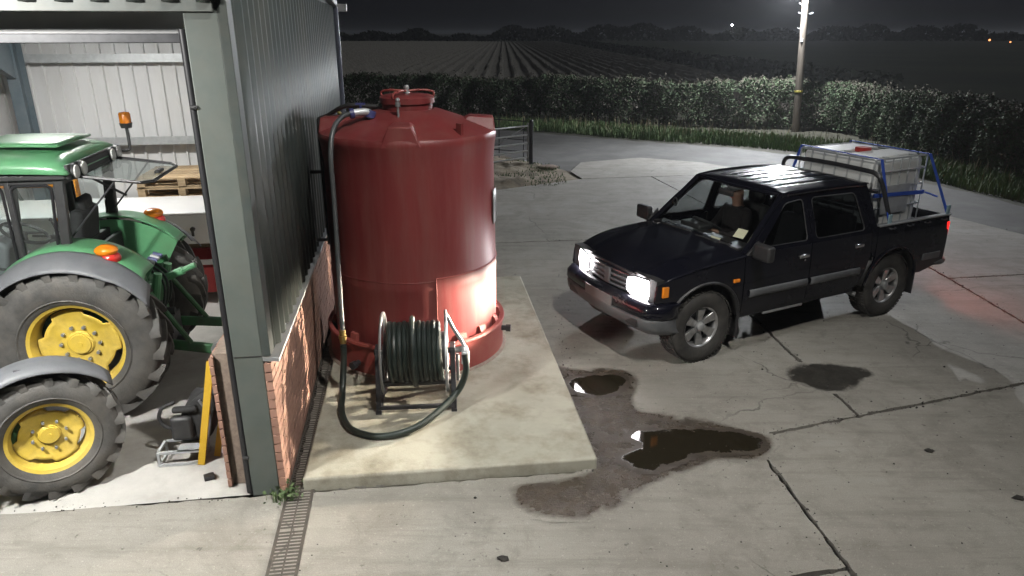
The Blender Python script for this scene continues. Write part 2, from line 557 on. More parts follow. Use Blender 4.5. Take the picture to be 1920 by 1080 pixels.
    MATS[name] = m
YC = ((0.215, 0.203, 0.178), (0.33, 0.315, 0.28), (0.125, 0.113, 0.094))
concrete_material("yard_concrete", *YC)
concrete_material("wet_concrete", *YC, "wet", (0.050, 0.040, 0.030))
concrete_material("damp_concrete", *YC, "damp", (0.026, 0.024, 0.020))
concrete_material("standing_water", *YC, "water", (0.016, 0.013, 0.008))
# ================================================================== THE SETTING
def poly_sheet(pts, z, jitter=0.0, step=0.25, depth=0.0, smooth=False):
    """densified, jittered outline -> top face (and a rim of the given depth)"""
    out = []
    P = [Vector((p[0], p[1], 0)) for p in pts]
    if smooth:
        P = smoothpath(P, 8, True)
    for i in range(len(P)):
        a, b = P[i], P[(i + 1) % len(P)]
        n = max(1, int((b - a).length / step))
        for k in range(n):
            q = a.lerp(b, k / n)
            nr = Vector((-(b - a).y, (b - a).x, 0)).normalized()
            q = q + nr * random.uniform(-jitter, jitter)
            out.append((q.x, q.y))
    mb = MB()
    n = len(out)
    ar = sum(out[i][0] * out[(i + 1) % n][1] - out[(i + 1) % n][0] * out[i][1] for i in range(n))
    if ar < 0: out = out[::-1]
    if depth:
        mb.prism([(x, y, z - depth) for x, y in out], (0, 0, depth))
    else:
        mb.add([(x, y, z) for x, y in out], [tuple(range(n))])
    return mb

def tri(o):
    bm = bmesh.new()
    bm.from_mesh(o.data)
    bmesh.ops.triangulate(bm, faces=[f for f in bm.faces if len(f.verts) > 4])
    bm.to_mesh(o.data)
    bm.free()
    return o

g = MB()
g.add([(-3000, -300, -0.12), (3000, -300, -0.12), (3000, 3500, -0.12), (-3000, 3500, -0.12)], [(0, 1, 2, 3)])
tag(g.build("ground", "pasture", smooth=0), kind="structure")

yard = MB()
yard.add([(-5, -2, -.06), (14, -2, -.06), (14, 12, -.06), (7, 22, -.06), (-5, 22, -.06)], [(0, 1, 2, 3, 4)])
yard = tag(yard.build("yard", "joint_soil", smooth=0), kind="structure")

def inset(poly, d):
    n = len(poly)
    ar = sum(poly[i][0] * poly[(i + 1) % n][1] - poly[(i + 1) % n][0] * poly[i][1] for i in range(n))
    s = 1 if ar > 0 else -1
    res = []
    for i in range(n):
        a, b, c = Vector(poly[i - 1]), Vector(poly[i]), Vector(poly[(i + 1) % n])
        e1, e2 = (b - a).normalized(), (c - b).normalized()
        n1, n2 = Vector((-e1.y, e1.x)) * s, Vector((-e2.y, e2.x)) * s
        k = (n1 + n2)
        k = k / max(.3, k.dot(n1))
        res.append(tuple(b + k * d))
    return res

BAYS = [
    [(-4.5, -1.5), (2.58, -1.5), (2.27, 3.86), (-1.9, 3.0), (-4.5, 2.6)],
    [(-4.5, 2.6), (-1.9, 3.0), (2.27, 3.86), (2.13, 5.5), (.6, 5.0), (-1.74, 4.70), (-4.5, 4.36)],
    [(2.58, -1.5), (13, -1.5), (13, 9.02), (6.35, 6.9), (3.27, 5.88), (2.13, 5.5), (2.27, 3.86)],
    [(-1.74, 4.70), (.6, 5.0), (2.13, 5.5), (3.27, 5.88), (2.72, 12.1), (-2.75, 11.42)],
    [(3.27, 5.88), (6.35, 6.9), (6.42, 9.86), (6.42, 12.6), (4.5, 12.35), (2.72, 12.1)],
    [(6.35, 6.9), (13, 9.02), (13, 10.85), (6.42, 9.86)],
    [(6.42, 9.86), (10.1, 10.4), (9.16, 12.3), (8.53, 13.9), (6.42, 18.3), (6.42, 12.6)],
    [(-2.75, 11.42), (2.72, 12.1), (4.5, 12.35), (3.5, 17.7), (1.72, 17.43), (-.25, 16.16), (-3.6, 15.5)],
    [(4.5, 12.35), (6.42, 12.6), (6.42, 18.3), (5.0, 17.95), (3.5, 17.7)],
    [(1.72, 17.43), (3.5, 17.7), (5.0, 17.95), (6.42, 18.3), (5.3, 19.8), (3.7, 20.6), (1.9, 19.8), (1.5, 18.4)],
]
for p in BAYS:
    tri(poly_sheet(inset(p, .019), 0, .011, .06, .08).build("concrete_bay", "yard_concrete", yard, smooth=0))

# lane, verges, rough ground
lane = poly_sheet([(-40, 18.2), (-8, 19.6), (-.3, 21.0), (1.5, 18.4), (1.9, 19.8), (3.7, 20.6), (5.3, 19.8), (6.42, 18.3), (8.53, 13.9), (9.16, 12.3), (10.1, 10.4), (13, 6), (15, 6),
                   (12.2, 10.4), (11.0, 13.6), (10.0, 17.2), (8.9, 20.4), (7.3, 22.3), (4.25, 24.0), (-.6, 27.0), (-12, 28.2), (-40, 28)], -0.022, .09, .3)
tag(tri(lane.build("lane", "asphalt", smooth=0)), kind="structure")
vg = poly_sheet([(-40, 27.6), (-12, 27.9), (-.6, 26.7), (4.25, 23.75), (7.3, 22.1), (8.9, 20.2), (10.0, 17.0), (11.0, 13.4), (12.2, 10.2), (15, 6), (20, 6), (20, 60), (-40, 60)], -0.03, .1, .5)
tag(tri(vg.build("verge", "verge_soil", smooth=0)), kind="structure")
def rough_patch(u, v):
    x = -14 + 16.2 * u
    y = 15.4 + 6.6 * v
    e = min(u / .08, (1 - u) / .12, v / .12, (1 - v) / .12, 1)
    return (x, y, -.075 + .13 * e + .05 * e * (math.sin(x * 3.1 + y) * math.cos(y * 4.3 - x) + .6 * math.sin(x * 9 + 2 * y) * math.sin(y * 11)))
mb = MB()
def rp(u, v):
    # trapezoid to fit between the concrete and the lane
    x0, x1 = -14, 1.75 - .15 * v
    x = x0 + (x1 - x0) * u
    ynear = 15.5 if x < -3.6 else (15.5 + (x + 3.6) * .2 if x < -.25 else 16.16 + (x + .25) * .62)
    yfar = 19.3 + (x + 8) * .22 if x < -.3 else 21.0 - (x + .3) * 1.25
    y = ynear + (yfar - ynear) * v
    e = max(0, min(u / .05, (1 - u) / .10, v / .12, (1 - v) / .15, 1))
    return (x, y, -.05 + .13 * e + .045 * e * (math.sin(x * 3.1 + y) * math.cos(y * 4.3 - x) + .7 * math.sin(x * 9 + 2 * y) * math.sin(y * 11)) + e * random.uniform(-.02, .02))
mb.grid(rp, 120, 50)
tag(mb.build("rough_ground", "rough_earth", smooth=80), kind="structure")

# ploughed field: ridges running away from the yard
def field_mesh():
    ys = np.concatenate([np.linspace(33, 60, 30), np.linspace(62, 140, 40), np.linspace(145, 300, 30)])
    per = 1.25
    offs = np.array([0.0, 0.26, 0.42, 0.62, 0.82])
    hh = np.array([0.0, 0.02, 0.32, 0.34, 0.05])
    nrow = 146
    xs = (np.arange(nrow)[:, None] * per + offs[None, :]).ravel() - 160
    zz = np.tile(hh, nrow)
    X = xs[None, :] + (ys[:, None] - 40) * -0.012 + .05 * np.sin(ys[:, None] * .21 + xs[None, :] * .05)
    Z = zz[None, :] * (0.75 + .5 * rng.random((len(ys), len(xs)))) - .08
    Z += rng.normal(0, .015, Z.shape)
    Y = np.repeat(ys[:, None], len(xs), 1) + np.clip(-X - 20, 0, 200) * .0
    n, m = Z.shape
    V = np.stack([X, Y, Z], -1).reshape(-1, 3)
    idx = np.arange(n * m).reshape(n, m)
    F = np.stack([idx[:-1, :-1], idx[:-1, 1:], idx[1:, 1:], idx[1:, :-1]], -1).reshape(-1, 4)
    keep = V[F[:, 0], 0] < 17.5
    F = F[keep]
    me = bpy.data.meshes.new("ploughed_field")
    me.from_pydata(V.tolist(), [], F.tolist())
    me.materials.append(MATS["plough_soil"])
    return me
tag(link("ploughed_field", field_mesh()), kind="structure")

# ------------------------------------------------------------------ leaves as small faces
def leaf_cloud(name, P, size, mat, parent=None, up=0.3, aspect=1.6):
    """P: (n,3) points; random quads (bent by one fold) of given size"""
    n = len(P)
    size = np.asarray(size) * np.ones(n)
    a = rng.normal(size=(n, 3)); a[:, 2] *= .8
    a /= np.linalg.norm(a, axis=1)[:, None]
    b = rng.normal(size=(n, 3))
    b -= a * (a * b).sum(1)[:, None]
    b /= np.linalg.norm(b, axis=1)[:, None]
    s = size[:, None]
    V = np.stack([P - a * s * aspect / 2, P + b * s * .45, P + a * s * aspect / 2, P - b * s * .45], 1).reshape(-1, 3)
    me = bpy.data.meshes.new(name)
    me.vertices.add(4 * n)
    me.vertices.foreach_set("co", V.ravel())
    me.loops.add(4 * n)
    me.loops.foreach_set("vertex_index", np.arange(4 * n, dtype=np.int32))
    me.polygons.add(n)
    me.polygons.foreach_set("loop_start", np.arange(0, 4 * n, 4, dtype=np.int32))
    me.polygons.foreach_set("loop_total", np.full(n, 4, dtype=np.int32))
    me.materials.append(MATS[mat])
    me.update(calc_edges=True)
    me.validate()
    return link(name, me, parent)

def blades(name, XY, hmin, hmax, w, mat, z0=0.0, parent=None, lean=.45):
    n = len(XY)
    h = rng.uniform(hmin, hmax, n)
    an = rng.uniform(0, 2 * pi, n)
    ln = rng.uniform(.05, lean, n) * h
    d = np.stack([np.cos(an), np.sin(an)], 1)
    pr = np.stack([-d[:, 1], d[:, 0]], 1) * w / 2
    base = np.concatenate([XY, np.full((n, 1), z0)], 1)
    V = np.zeros((n, 5, 3))
    V[:, 0] = base; V[:, 0, :2] -= pr
    V[:, 1] = base; V[:, 1, :2] += pr
    mid = base.copy(); mid[:, :2] += d * (ln * .35)[:, None]; mid[:, 2] += h * .6
    V[:, 2] = mid; V[:, 2, :2] += pr * .7
    V[:, 3] = mid; V[:, 3, :2] -= pr * .7
    V[:, 4] = base; V[:, 4, :2] += d * ln[:, None]; V[:, 4, 2] += h
    k = np.arange(n)[:, None] * 5
    Q = (k + np.array([[0, 1, 2, 3]])).tolist()
    T = (k + np.array([[3, 2, 4]])).tolist()
    me = bpy.data.meshes.new(name)
    me.from_pydata(V.reshape(-1, 3).tolist(), [], Q + T)
    me.materials.append(MATS[mat])
    return link(name, me, parent)

def along(path, n):
    P = np.array([(p.x, p.y) for p in smoothpath([(x, y, 0) for x, y in path], 12)])
    seg = np.linalg.norm(np.diff(P, axis=0), axis=1)
    cum = np.concatenate([[0], np.cumsum(seg)])
    t = rng.uniform(0, cum[-1], n)
    i = np.clip(np.searchsorted(cum, t) - 1, 0, len(seg) - 1)
    f = ((t - cum[i]) / seg[i])[:, None]
    q = P[i] * (1 - f) + P[i + 1] * f
    d = (P[i + 1] - P[i]) / seg[i][:, None]
    return q, np.stack([-d[:, 1], d[:, 0]], 1), t

def hedge(name, label, path, n, height, width, mat, mat2, size, holes=0.0):
    root = thing(name, label, "hedge", (path[0][0], path[0][1], 0))
    org = np.array([path[0][0], path[0][1], 0])
    def cloud(n, ztop):
        q, nr, t = along(path, n)
        # leaves crowd the clipped outside of the hedge and thin out within
        zf = rng.uniform(0.04, 1, n) ** .85
        bump = 1 + .045 * np.sin(t * .83 + 2) + .045 * np.sin(t * 1.9) * np.sin(t * .31) + .04 * np.sin(t * 4.7 + 1) * np.sin(t * .7) + .03 * np.sin(t * 11.3)
        side = np.where(rng.random(n) < .5, -1, 1) * (1 - np.abs(rng.normal(0, .28, n)).clip(0, 1))
        top = rng.random(n) < .30
        side = np.where(top, rng.uniform(-1, 1, n), side)
        zf = np.where(top, 1 - np.abs(rng.normal(0, .05, n)), zf)
        wob = 1 + .14 * np.sin(t * 2.7 + zf * 3) + .1 * np.sin(t * 6.1 - zf * 5)
        wid = width / 2 * np.where(zf > .85, 1 - (zf - .85) * 2.2, .82 + .18 * np.sin(zf * 3.1)) * wob
        xy = q + nr * (side * wid)[:, None]
        z = zf * ztop * bump + rng.normal(0, .04, n)
        P = np.concatenate([xy, z[:, None]], 1) - org
        if holes:
            hv = np.sin(t * 3.3) * np.sin(zf * 7 + t * 1.1) + .5 * np.sin(t * 8.1 + zf * 4)
            P = P[hv < holes]
        return P
    A = cloud(n, height)
    leaf_cloud("foliage", A, rng.uniform(.6, 1.25, len(A)) * size, mat, root)
    B = cloud(int(n * .35), height * 1.03)
    leaf_cloud("foliage", B, rng.uniform(.6, 1.2, len(B)) * size, mat2, root)
    q, nr, t = along(path, 260)      # stray shoots above the clipped top
    sp_ = []
    for k in range(len(q)):
        c0 = np.array([q[k, 0], q[k, 1], height * .97]) + np.append(nr[k] * rng.uniform(-width * .4, width * .4), 0) - org
        dr_ = np.array([rng.normal(0, .25), rng.normal(0, .25), 1.0]); ln_ = rng.uniform(.08, .38)
        for s_ in np.linspace(0, 1, 9):
            sp_.append(c0 + dr_ * ln_ * s_ + rng.normal(0, .018, 3))
    sp_ = np.array(sp_)
    tag(leaf_cloud("shoots", sp_, rng.uniform(.5, 1.1, len(sp_)) * size, mat2, root), kind="stuff")
    q, nr, t = along(path, 420)
    st = MB()
    for k in range(len(q)):
        b = Vector((q[k, 0] + random.uniform(-.25, .25), q[k, 1] + random.uniform(-.25, .25), -.05)) - Vector(org)
        e = b + Vector((random.uniform(-.3, .3), random.uniform(-.3, .3), height * random.uniform(.75, 1.12)))
        st.cyl(b, e, .02, .006, 4, False)
    tag(st.build("stems", "twig", root), kind="stuff")
    return root

hedge("field_hedge", "long clipped hedge running along the lane in front of the ploughed field",
      [(-42, 32.2), (-25, 32.0), (-8, 31.4), (0, 30.4), (5, 29.0), (9.2, 27.9), (11.6, 27.5)], 172000, 1.62, 1.7, "leaf_hedge", "leaf_brown", .060, 1.05)
hedge("corner_hedge", "darker hedge bending round the lane corner right of the wooden pole",
      [(12.1, 27.2), (12.7, 24.8), (12.7, 22.0), (12.6, 19.5), (13.2, 16.5), (14.6, 13.0), (17, 9)], 140000, 1.55, 1.6, "leaf_hedge", "leaf_brown", .052, 1.0)

# verge grass
def in_band(n, path, lo, hi):
    q, nr, t = along(path, n)
    return q + nr * rng.uniform(lo, hi, n)[:, None]
vp = [(-30, 28.3), (-12, 28.2), (-.6, 27.3), (4.4, 24.6), (7.6, 22.9), (9.3, 21.2), (10.5, 17.4), (11.4, 14.0), (12.8, 10.5)]
g1 = in_band(52000, vp, -.25, 2.4)
tag(blades("verge_grass", g1, .06, .30, .03, "grass", -.03), "bright green tufted grass on the verge below the hedge", "grass", kind="stuff")
g2 = in_band(2600, vp, .3, 2.6)
tag(blades("dry_verge_stalks", g2, .2, .6, .018, "grass_dry", -.03), "thin pale dead stalks standing in the verge grass", "grass", kind="stuff")
n = 9000
gx = np.stack([rng.uniform(-9, 1.3, n), rng.uniform(16.3, 20.5, n)], 1)
gx = gx[(np.sin(gx[:, 0] * 2.1) + np.sin(gx[:, 1] * 3.3 + gx[:, 0]) > -.2)]
gx = gx[gx[:, 1] < 20.2 - np.clip(gx[:, 0], 0, 3) * 1.2]
tag(blades("gate_grass", gx, .02, .075, .016, "leaf_weed", .05), "thin trampled grass on the rough earth round the gate", "grass", kind="stuff")

# pasture tussocks and far trees, dark mass on the skyline
def far_wood(x0, x1, y, hfun, n, size):
    x = rng.uniform(x0, x1, n)
    hh = hfun(x)
    z = rng.uniform(0, 1, n) ** .8 * hh
    return np.stack([x, y + rng.normal(0, 3, n), z], 1)
hf = lambda x: 4.2 + 1.6 * np.sin(x * .045) + 1.3 * np.sin(x * .13 + 1) + 1.2 * np.sin(x * .31 + 2) + 3.2 * np.exp(-((x - 75) / 9) ** 2) + 2.2 * np.exp(-((x - 118) / 12) ** 2)
A = far_wood(-330, 420, 335, hf, 26000, 1)
tag(leaf_cloud("far_trees", A, rng.uniform(.6, 1.7, len(A)), "far_leaf"), "dark line of far trees on the night horizon", "trees", kind="stuff")
B = np.stack([np.full(6000, 20.0) + rng.normal(0, .7, 6000) + 0, rng.uniform(38, 300, 6000), rng.uniform(0, 1.3, 6000)], 1)
tag(leaf_cloud("field_margin", B, rng.uniform(.15, .45, len(B)), "far_leaf"), "dark scrubby margin along the right edge of the ploughed field", "scrub", kind="stuff")

# distant lit windows
for (x, y, z, r, m, lab) in [(96, 330, 6.5, .35, "lamp_on", "tiny white light of a far farm in the treeline"),
                             (150, 236, 1.2, .32, "far_orange", "left of two tiny orange lights far across the dark pasture"),
                             (158, 238, .6, .24, "far_orange", "right of two tiny orange lights far across the dark pasture")]:
    t = thing("far_lamp", lab, "lamp", (x, y, 0))
    MB().sphere((0, 0, z), r, 8, 6).build("bulb", m, t)
    MB().cyl((0, 0, -.2), (0, 0, z - r), .06, n=6).build("post", "twig", t)
# ================================================================== FARM SHED
SHC = Vector((-1.815, 4.69, 0))
SHR = R(8.2)
SHM = Matrix.Translation(SHC) @ Matrix.Rotation(SHR, 4, 'Z')
def sh(x, y, z=0):
    return SHM @ Vector((x, y, z))
LEN = 6.95       # side wall length
EAVE = 3.78
PL = 1.15        # brick plinth height
WB = -8.2        # far left end of the shed
shed = thing("farm_shed", "grey ribbed metal farm shed with brick base and wide open doorway", "shed", SHC, SHR)

def ribbed(along0, along1, z0, z1, plane, axis, per=.2, dep=.034, flat=.45, slope=.16, out=1):
    """ribbed sheet: plane coordinate + outwards ribs; axis 'y' runs along y at x=plane, 'x' runs along x at y=plane"""
    pts = []
    t = along0
    while t < along1 - 1e-6:
        for o, d in ((0, 0), (flat * per, 0), ((flat + slope) * per, dep), ((1 - slope) * per, dep)):
            if t + o <= along1 + 1e-6:
                pts.append((t + o, d))
        t += per
    pts.append((along1, 0))
    mb = MB()
    vs = []
    for a, d in pts:
        for z in (z0, z1):
            vs.append((plane + out * d, a, z) if axis == 'y' else (a, plane + out * d, z))
    fs = [(2 * i, 2 * i + 2, 2 * i + 3, 2 * i + 1) for i in range(len(pts) - 1)]
    mb.add(vs, fs)
    return mb

# outside cladding on the side wall, one metre sheets
y = 0.13
while y < LEN - .01:
    y2 = min(y + 1.0, LEN)
    ribbed(y, y2, PL + .03, EAVE, .055, 'y').build("cladding_sheet", "cladding_grey", shed, smooth=20, solid=.004)
    y = y2
    
# plinth flashing and corner flashing
fl = MB()
fl.prism([(.0, -.012, PL + .0), (.0, -.012, PL + .035), (.115, -.012, PL + .012), (.115, -.012, PL - .012)], (0, LEN, 0))
fl.build("plinth_flashing", "galv_dull", shed)
cf = MB()
cf.box((.028, .06, (PL + EAVE) / 2 + .02), (.062, .14, EAVE - PL - .03))
cf.build("corner_flashing", "cladding_grey", shed, bevel=.004)

# brick plinth
pm = MB()
pm.box((-.055, LEN / 2, PL / 2), (.185, LEN - .02, PL - .004))
plinth = pm.build("brick_plinth", "mortar", shed)
def brick_mesh(w, l, h):
    mb = MB()
    mb.box((0, 0, 0), (w, l, h))
    me = mb.mesh("brick", "brick", smooth=0)
    return me
BM = brick_mesh(.03, .213, .064)
BMh = brick_mesh(.03, .101, .064)
BMe = brick_mesh(.05, .03, .064)
rest = MB()
for r in range(15):
    z = .04 + r * .0755
    off = 0 if r % 2 == 0 else .1125
    yy = 0.006 - (0.1125 if off else 0)
    k = 0
    while yy < LEN - .05:
        y0 = max(yy, .006)
        y1 = min(yy + .213, LEN - .01)
        half = (y1 - y0) < .15
        c = ((y0 + y1) / 2)
        jx = random.uniform(-.0018, .0018)
        if k < 16:
            o = link("brick", BMh if half else BM, plinth)
            o.location = (.038 + jx, c, z)
        elif y1 - y0 > .05:
            rest.box((.038 + jx, c, z), (.03, y1 - y0, .064))
        yy += .225
        k += 1
    # end of the outer leaf facing the yard (header face) 
    o = link("brick", BMe, plinth)
    o.location = (.0285, -.004 + random.uniform(-.001, .001), z)
    # inner leaf, seen through the doorway
    for q in range(4):
        half = bool(off) and q == 0
        o = link("brick", BMh if half else BM, plinth)
        o.location = (-.405 + random.uniform(-.001, .001), (.1855 if half else .2415 + q * .225 - (.1125 if off else 0)), z)
tag(rest.build("brick_run", "brick", plinth, smooth=0), kind="stuff")
im = MB()
im.box((-.34, .95, PL / 2), (.12, 1.55, PL - .01))
im.build("inner_leaf", "mortar", shed)

# door jamb, rubber seal, lintel
jm = MB()
jm.box((-.103, .055, EAVE / 2 - .12), (.205, .125, EAVE - .24))
jm.build("door_jamb", "jamb_grey", shed, bevel=.006)
jl = MB(); jl.box((-.103, -.010, 1.19), (.198, .006, .004)); jl.build("jamb_seam", "black_plastic", shed)
sl = MB()
sl.cyl((-.228, .03, .02), (-.228, .03, 3.42), .027, n=12)
sl.box((-.225, .065, 1.72), (.05, .07, 3.4))
sl.build("rubber_seal", "rubber_black", shed)
for z in (2.95, .35):
    MB().cyl((-.238, -.01, z), (-.198, -.01, z), .014, n=8).build("seal_fixing", "black_plastic", shed)
ln = MB()
ln.box((WB / 2 - .02, .02, 3.555), (abs(WB) - .0, .12, .07))
ln.build("lintel_trim", "trim_pale", shed, bevel=.004)
so = MB(); so.box((WB / 2, .28, 3.60), (abs(WB), .42, .03)); so.build("lintel_soffit", "trim_pale", shed)
tk = MB(); tk.box((WB / 2 - .14, .40, 3.365), (abs(WB) - .28, .09, .06)); tk.build("door_track", "dark_steel", shed, bevel=.005)
tp = MB(); tp.box((WB / 2 - .14, .46, 3.48), (abs(WB) - .28, .03, .20)); tp.build("header_panel", "liner_white", shed)
x = WB
while x < -.021:
    x2 = min(x + 1.0, -.02)
    ribbed(x, x2, 3.575, 4.35, -.035, 'x', out=-1).build("cladding_sheet", "cladding_grey", shed, smooth=20, solid=.004)
    x = x2
fc = MB(); fc.box((-.02, -.045, 3.97), (.14, .03, .74)); fc.build("corner_flashing", "cladding_grey", shed, bevel=.004)
# gable above the side wall eave line
gb = MB()
gb.prism([(.05, 0, EAVE - .02), (.05, LEN, EAVE - .02), (.05, LEN, EAVE), (.05, 0, 4.40)], (-.04, 0, 0))
gb.build("gable_panel", "cladding_grey", shed)
vt = MB(); vt.bar((.075, -.1, 4.42), (.075, LEN + .12, EAVE + .03), .14, .10); vt.build("verge_trim", "galv_dull", shed, bevel=.006)
# roof
rf = MB()
n = 42
for i in range(n):
    x0 = WB - .1 + (abs(WB) + .18) * i / n
    x1 = WB - .1 + (abs(WB) + .18) * (i + 1) / n
    m0, m1 = x0 + (x1 - x0) * .55, x0 + (x1 - x0) * .65
    for a, b, d0, d1 in ((x0, m0, 0, 0), (m0, m1, 0, .04), (m1, x1 - .02, .04, .04), (x1 - .02, x1, .04, 0)):
        rf.add([(a, -.12, 4.42 + d0), (b, -.12, 4.42 + d1), (b, LEN + .12, EAVE + .02 + d1), (a, LEN + .12, EAVE + .02 + d0)], [(0, 1, 2, 3)])
rf.build("roof", "liner_white", shed, smooth=0)
# gutter on the back eave with its end, downpipe on the far corner
gt = MB()
gt.box((WB / 2 + .1, LEN + .16, EAVE - .02), (abs(WB) + .36, .14, .11))
gt.build("gutter", "galv_dull", shed, bevel=.01)
dp = MB()
dp.cyl((.115, LEN - .02, .05), (.115, LEN - .02, EAVE - .02), .045, n=14)
for z in (.9, 2.2, 3.15, 3.3):
    dp.cyl((.115, LEN - .02, z), (.115, LEN - .02, z + .05), .052, n=14)
dpo = dp.build("downpipe", "downpipe_blue", shed)
for z in (3.17, 2.22):
    MB().box((.08, LEN - .02, z), (.10, .12, .03)).build("pipe_clip", "downpipe_blue", shed)
# back wall liner, far end wall
x = WB
while x < -.101:
    x2 = min(x + 1.02, -.1)
    ribbed(x, x2, .0, EAVE + .02, LEN - .06, 'x', per=.204, dep=.03, flat=.74, slope=.07, out=-1).build("liner_sheet", "liner_white", shed, smooth=20)
    x = x2
lw = MB(); lw.box((WB, LEN / 2, 2.1), (.06, LEN, 4.2)); lw.build("end_wall", "liner_white", shed)
iw = MB(); iw.box((-.02, LEN / 2 + .1, (PL + EAVE) / 2), (.03, LEN - .25, EAVE - PL - .05)); iw.build("inner_side_wall", "liner_white", shed)
# rails on the back wall
for z in (3.06, 1.86, .75):
    rl = MB()
    rl.prism([(WB, LEN - .10, z - .07), (WB, LEN - .25, z - .07), (WB, LEN - .25, z + .05), (WB, LEN - .235, z + .05), (WB, LEN - .235, z - .055), (WB, LEN - .10, z - .055)], (abs(WB) - .12, 0, 0))
    rl.build("wall_rail", "galvanised", shed)
# portal frames: post on the back wall, rafter to the front, post by the door end
def ibeam(mb, a, b, w, d, up):
    a, b = Vector(a), Vector(b)
    ax = (b - a).normalized()
    u = (Vector(up) - ax * Vector(up).dot(ax)).normalized()
    mb.bar(a + u * (d / 2 - .006), b + u * (d / 2 - .006), w, .012, u)
    mb.bar(a - u * (d / 2 - .006), b - u * (d / 2 - .006), w, .012, u)
    mb.bar(a, b, .010, d - .024, u)
for xf in (-4.36, -.75):
    ps = MB(); ibeam(ps, (xf, LEN - .40, 0), (xf, LEN - .40, 3.70), .16, .26, (0, 1, 0)); ps.build("steel_post", "steel_bluegrey", shed)
    ra = MB(); ibeam(ra, (xf, LEN - .40, 3.45), (xf, .55, 4.05), .16, .34, (0, 0, 1)); ra.build("rafter", "steel_bluegrey", shed)
    hn = MB(); hn.prism([(xf - .05, LEN - .53, 2.78), (xf - .05, LEN - .53, 3.40), (xf - .05, LEN - 2.3, 3.62), (xf - .05, LEN - 2.3, 3.55)], (.10, 0, 0)); hn.build("haunch", "steel_bluegrey", shed)
for k, yy in enumerate((1.2, 2.6, 4.0, 5.4)):
    zz = 4.42 + (EAVE - 4.42) * yy / LEN - .09
    pu = MB(); pu.box((WB / 2, yy, zz), (abs(WB) - .1, .06, .15)); pu.build("purlin", "galvanised", shed)

# floor inside
fmb = poly_sheet([tuple(sh(WB, .02)[:2]), tuple(sh(-.02, .02)[:2]), tuple(sh(-.02, LEN)[:2]), tuple(sh(WB, LEN)[:2])], -.004, 0, 1)
tag(fmb.build("shed_floor", "shed_concrete", smooth=0), kind="structure")
ap = poly_sheet([tuple(sh(WB, -.02)[:2]), tuple(sh(-2.9, -.02)[:2]), tuple(sh(-2.9, -6.0)[:2]), tuple(sh(WB, -6.0)[:2])], -.005, 0, 1)
tag(ap.build("apron", "yard_concrete", smooth=0), kind="structure")

# strip light under the purlins
t = thing("strip_light", "white strip light under the shed roof over the tractor's rear hatch", "lamp", sh(-3.0, 4.5, 3.72), SHR)
MB().box((0, 0, .04), (1.25, .14, .06)).build("housing", "paint_white", t, bevel=.008)
MB().box((0, 0, -.002), (1.2, .10, .02)).build("diffuser", "led_on", t)
l = lamp("strip_lamp", 'AREA', (0, 0, -.03), 120, (1.0, .99, .95), (0, 0, -1), shape='RECTANGLE', size=1.2, size_y=.12); l.parent = t
# floodlight on a bracket above the doorway, out of the picture to the left
t = thing("door_floodlight", "white floodlight on a bracket above the shed doorway", "floodlight", sh(-2.4, -.05, 3.75), SHR)
MB().cyl((0, 0, .35), (0, -1.75, .42), .025, n=8).build("bracket", "galv_dull", t)
MB().box((0, -1.8, .38), (.36, .22, .10), Matrix.Rotation(R(-15), 3, 'X')).build("housing", "dark_steel", t, bevel=.01)
MB().box((0, -1.8, .322), (.30, .17, .012), Matrix.Rotation(R(-15), 3, 'X')).build("lens", "led_on", t)
l = lamp("door_flood_lamp", 'SPOT', (0, -1.8, .25), 1650, (1.0, .99, .95), (0.25, .62, -1), spot_size=R(140), spot_blend=.8, shadow_soft_size=.12); l.parent = t

# ------------------------------------------------------------------ channel drain beside the wall
dr = thing("channel_drain", "narrow rusty slotted channel drain along the foot of the brick wall", "drain", sh(.15, -2.6, 0), SHR)
DL = 5.4
ch = MB()
ch.box((-.095, DL / 2, -.012), (.022, DL, .036))
ch.box((.095, DL / 2, -.012), (.022, DL, .036))
ch.build("frame", "cast_iron", dr)
bd = MB(); bd.box((0, DL / 2, -.045), (.17, DL, .01)); bd.build("channel_bed", "joint_soil", dr)
bme = MB(); bme.box((0, 0, 0), (.168, .019, .022)); bme = bme.mesh("grate_bar", "cast_iron", smooth=0)
yy = .02
i = 0
while yy < DL and i < 150:
    o = link("grate_bar", bme, dr)
    o.location = (0, yy, -.009 + random.uniform(-.001, .001))
    yy += .036 if i % 14 else .055
    i += 1
sp = MB(); sp.box((0, DL / 2, -.006), (.012, DL, .02)); sp.build("spine", "cast_iron", dr)

# weeds at the foot of the jamb
wd = thing("weed_tuft", "small leafy weed growing at the foot of the shed jamb", "weed", sh(.02, -.06, 0), 0)
P = rng.normal(0, 1, (90, 3)) * np.array([.06, .05, .03]) + np.array([.02, 0, .05])
P[:, 2] = np.abs(P[:, 2])
tag(leaf_cloud("leaves", P, rng.uniform(.015, .04, 90), "leaf_weed", wd), kind="stuff")
tag(blades("shoots", rng.normal(0, .05, (60, 2)), .03, .11, .008, "leaf_weed", 0, wd), kind="stuff")

# ------------------------------------------------------------------ tank slab
slab = MB()
slab.box((1.405, 2.36, .035), (2.37, 4.70, .14))
so_ = slab.build("tank_slab", "slab_concrete", None, smooth=0)
so_.matrix_world = Matrix.Translation((-1.863, 4.69, 0)) @ Matrix.Rotation(R(7.1), 4, "Z")
md = so_.modifiers.new("bevel", 'BEVEL'); md.width = .022; md.segments = 3
tag(so_, "raised pale concrete slab under the red diesel tank", "slab")
SZ = .105
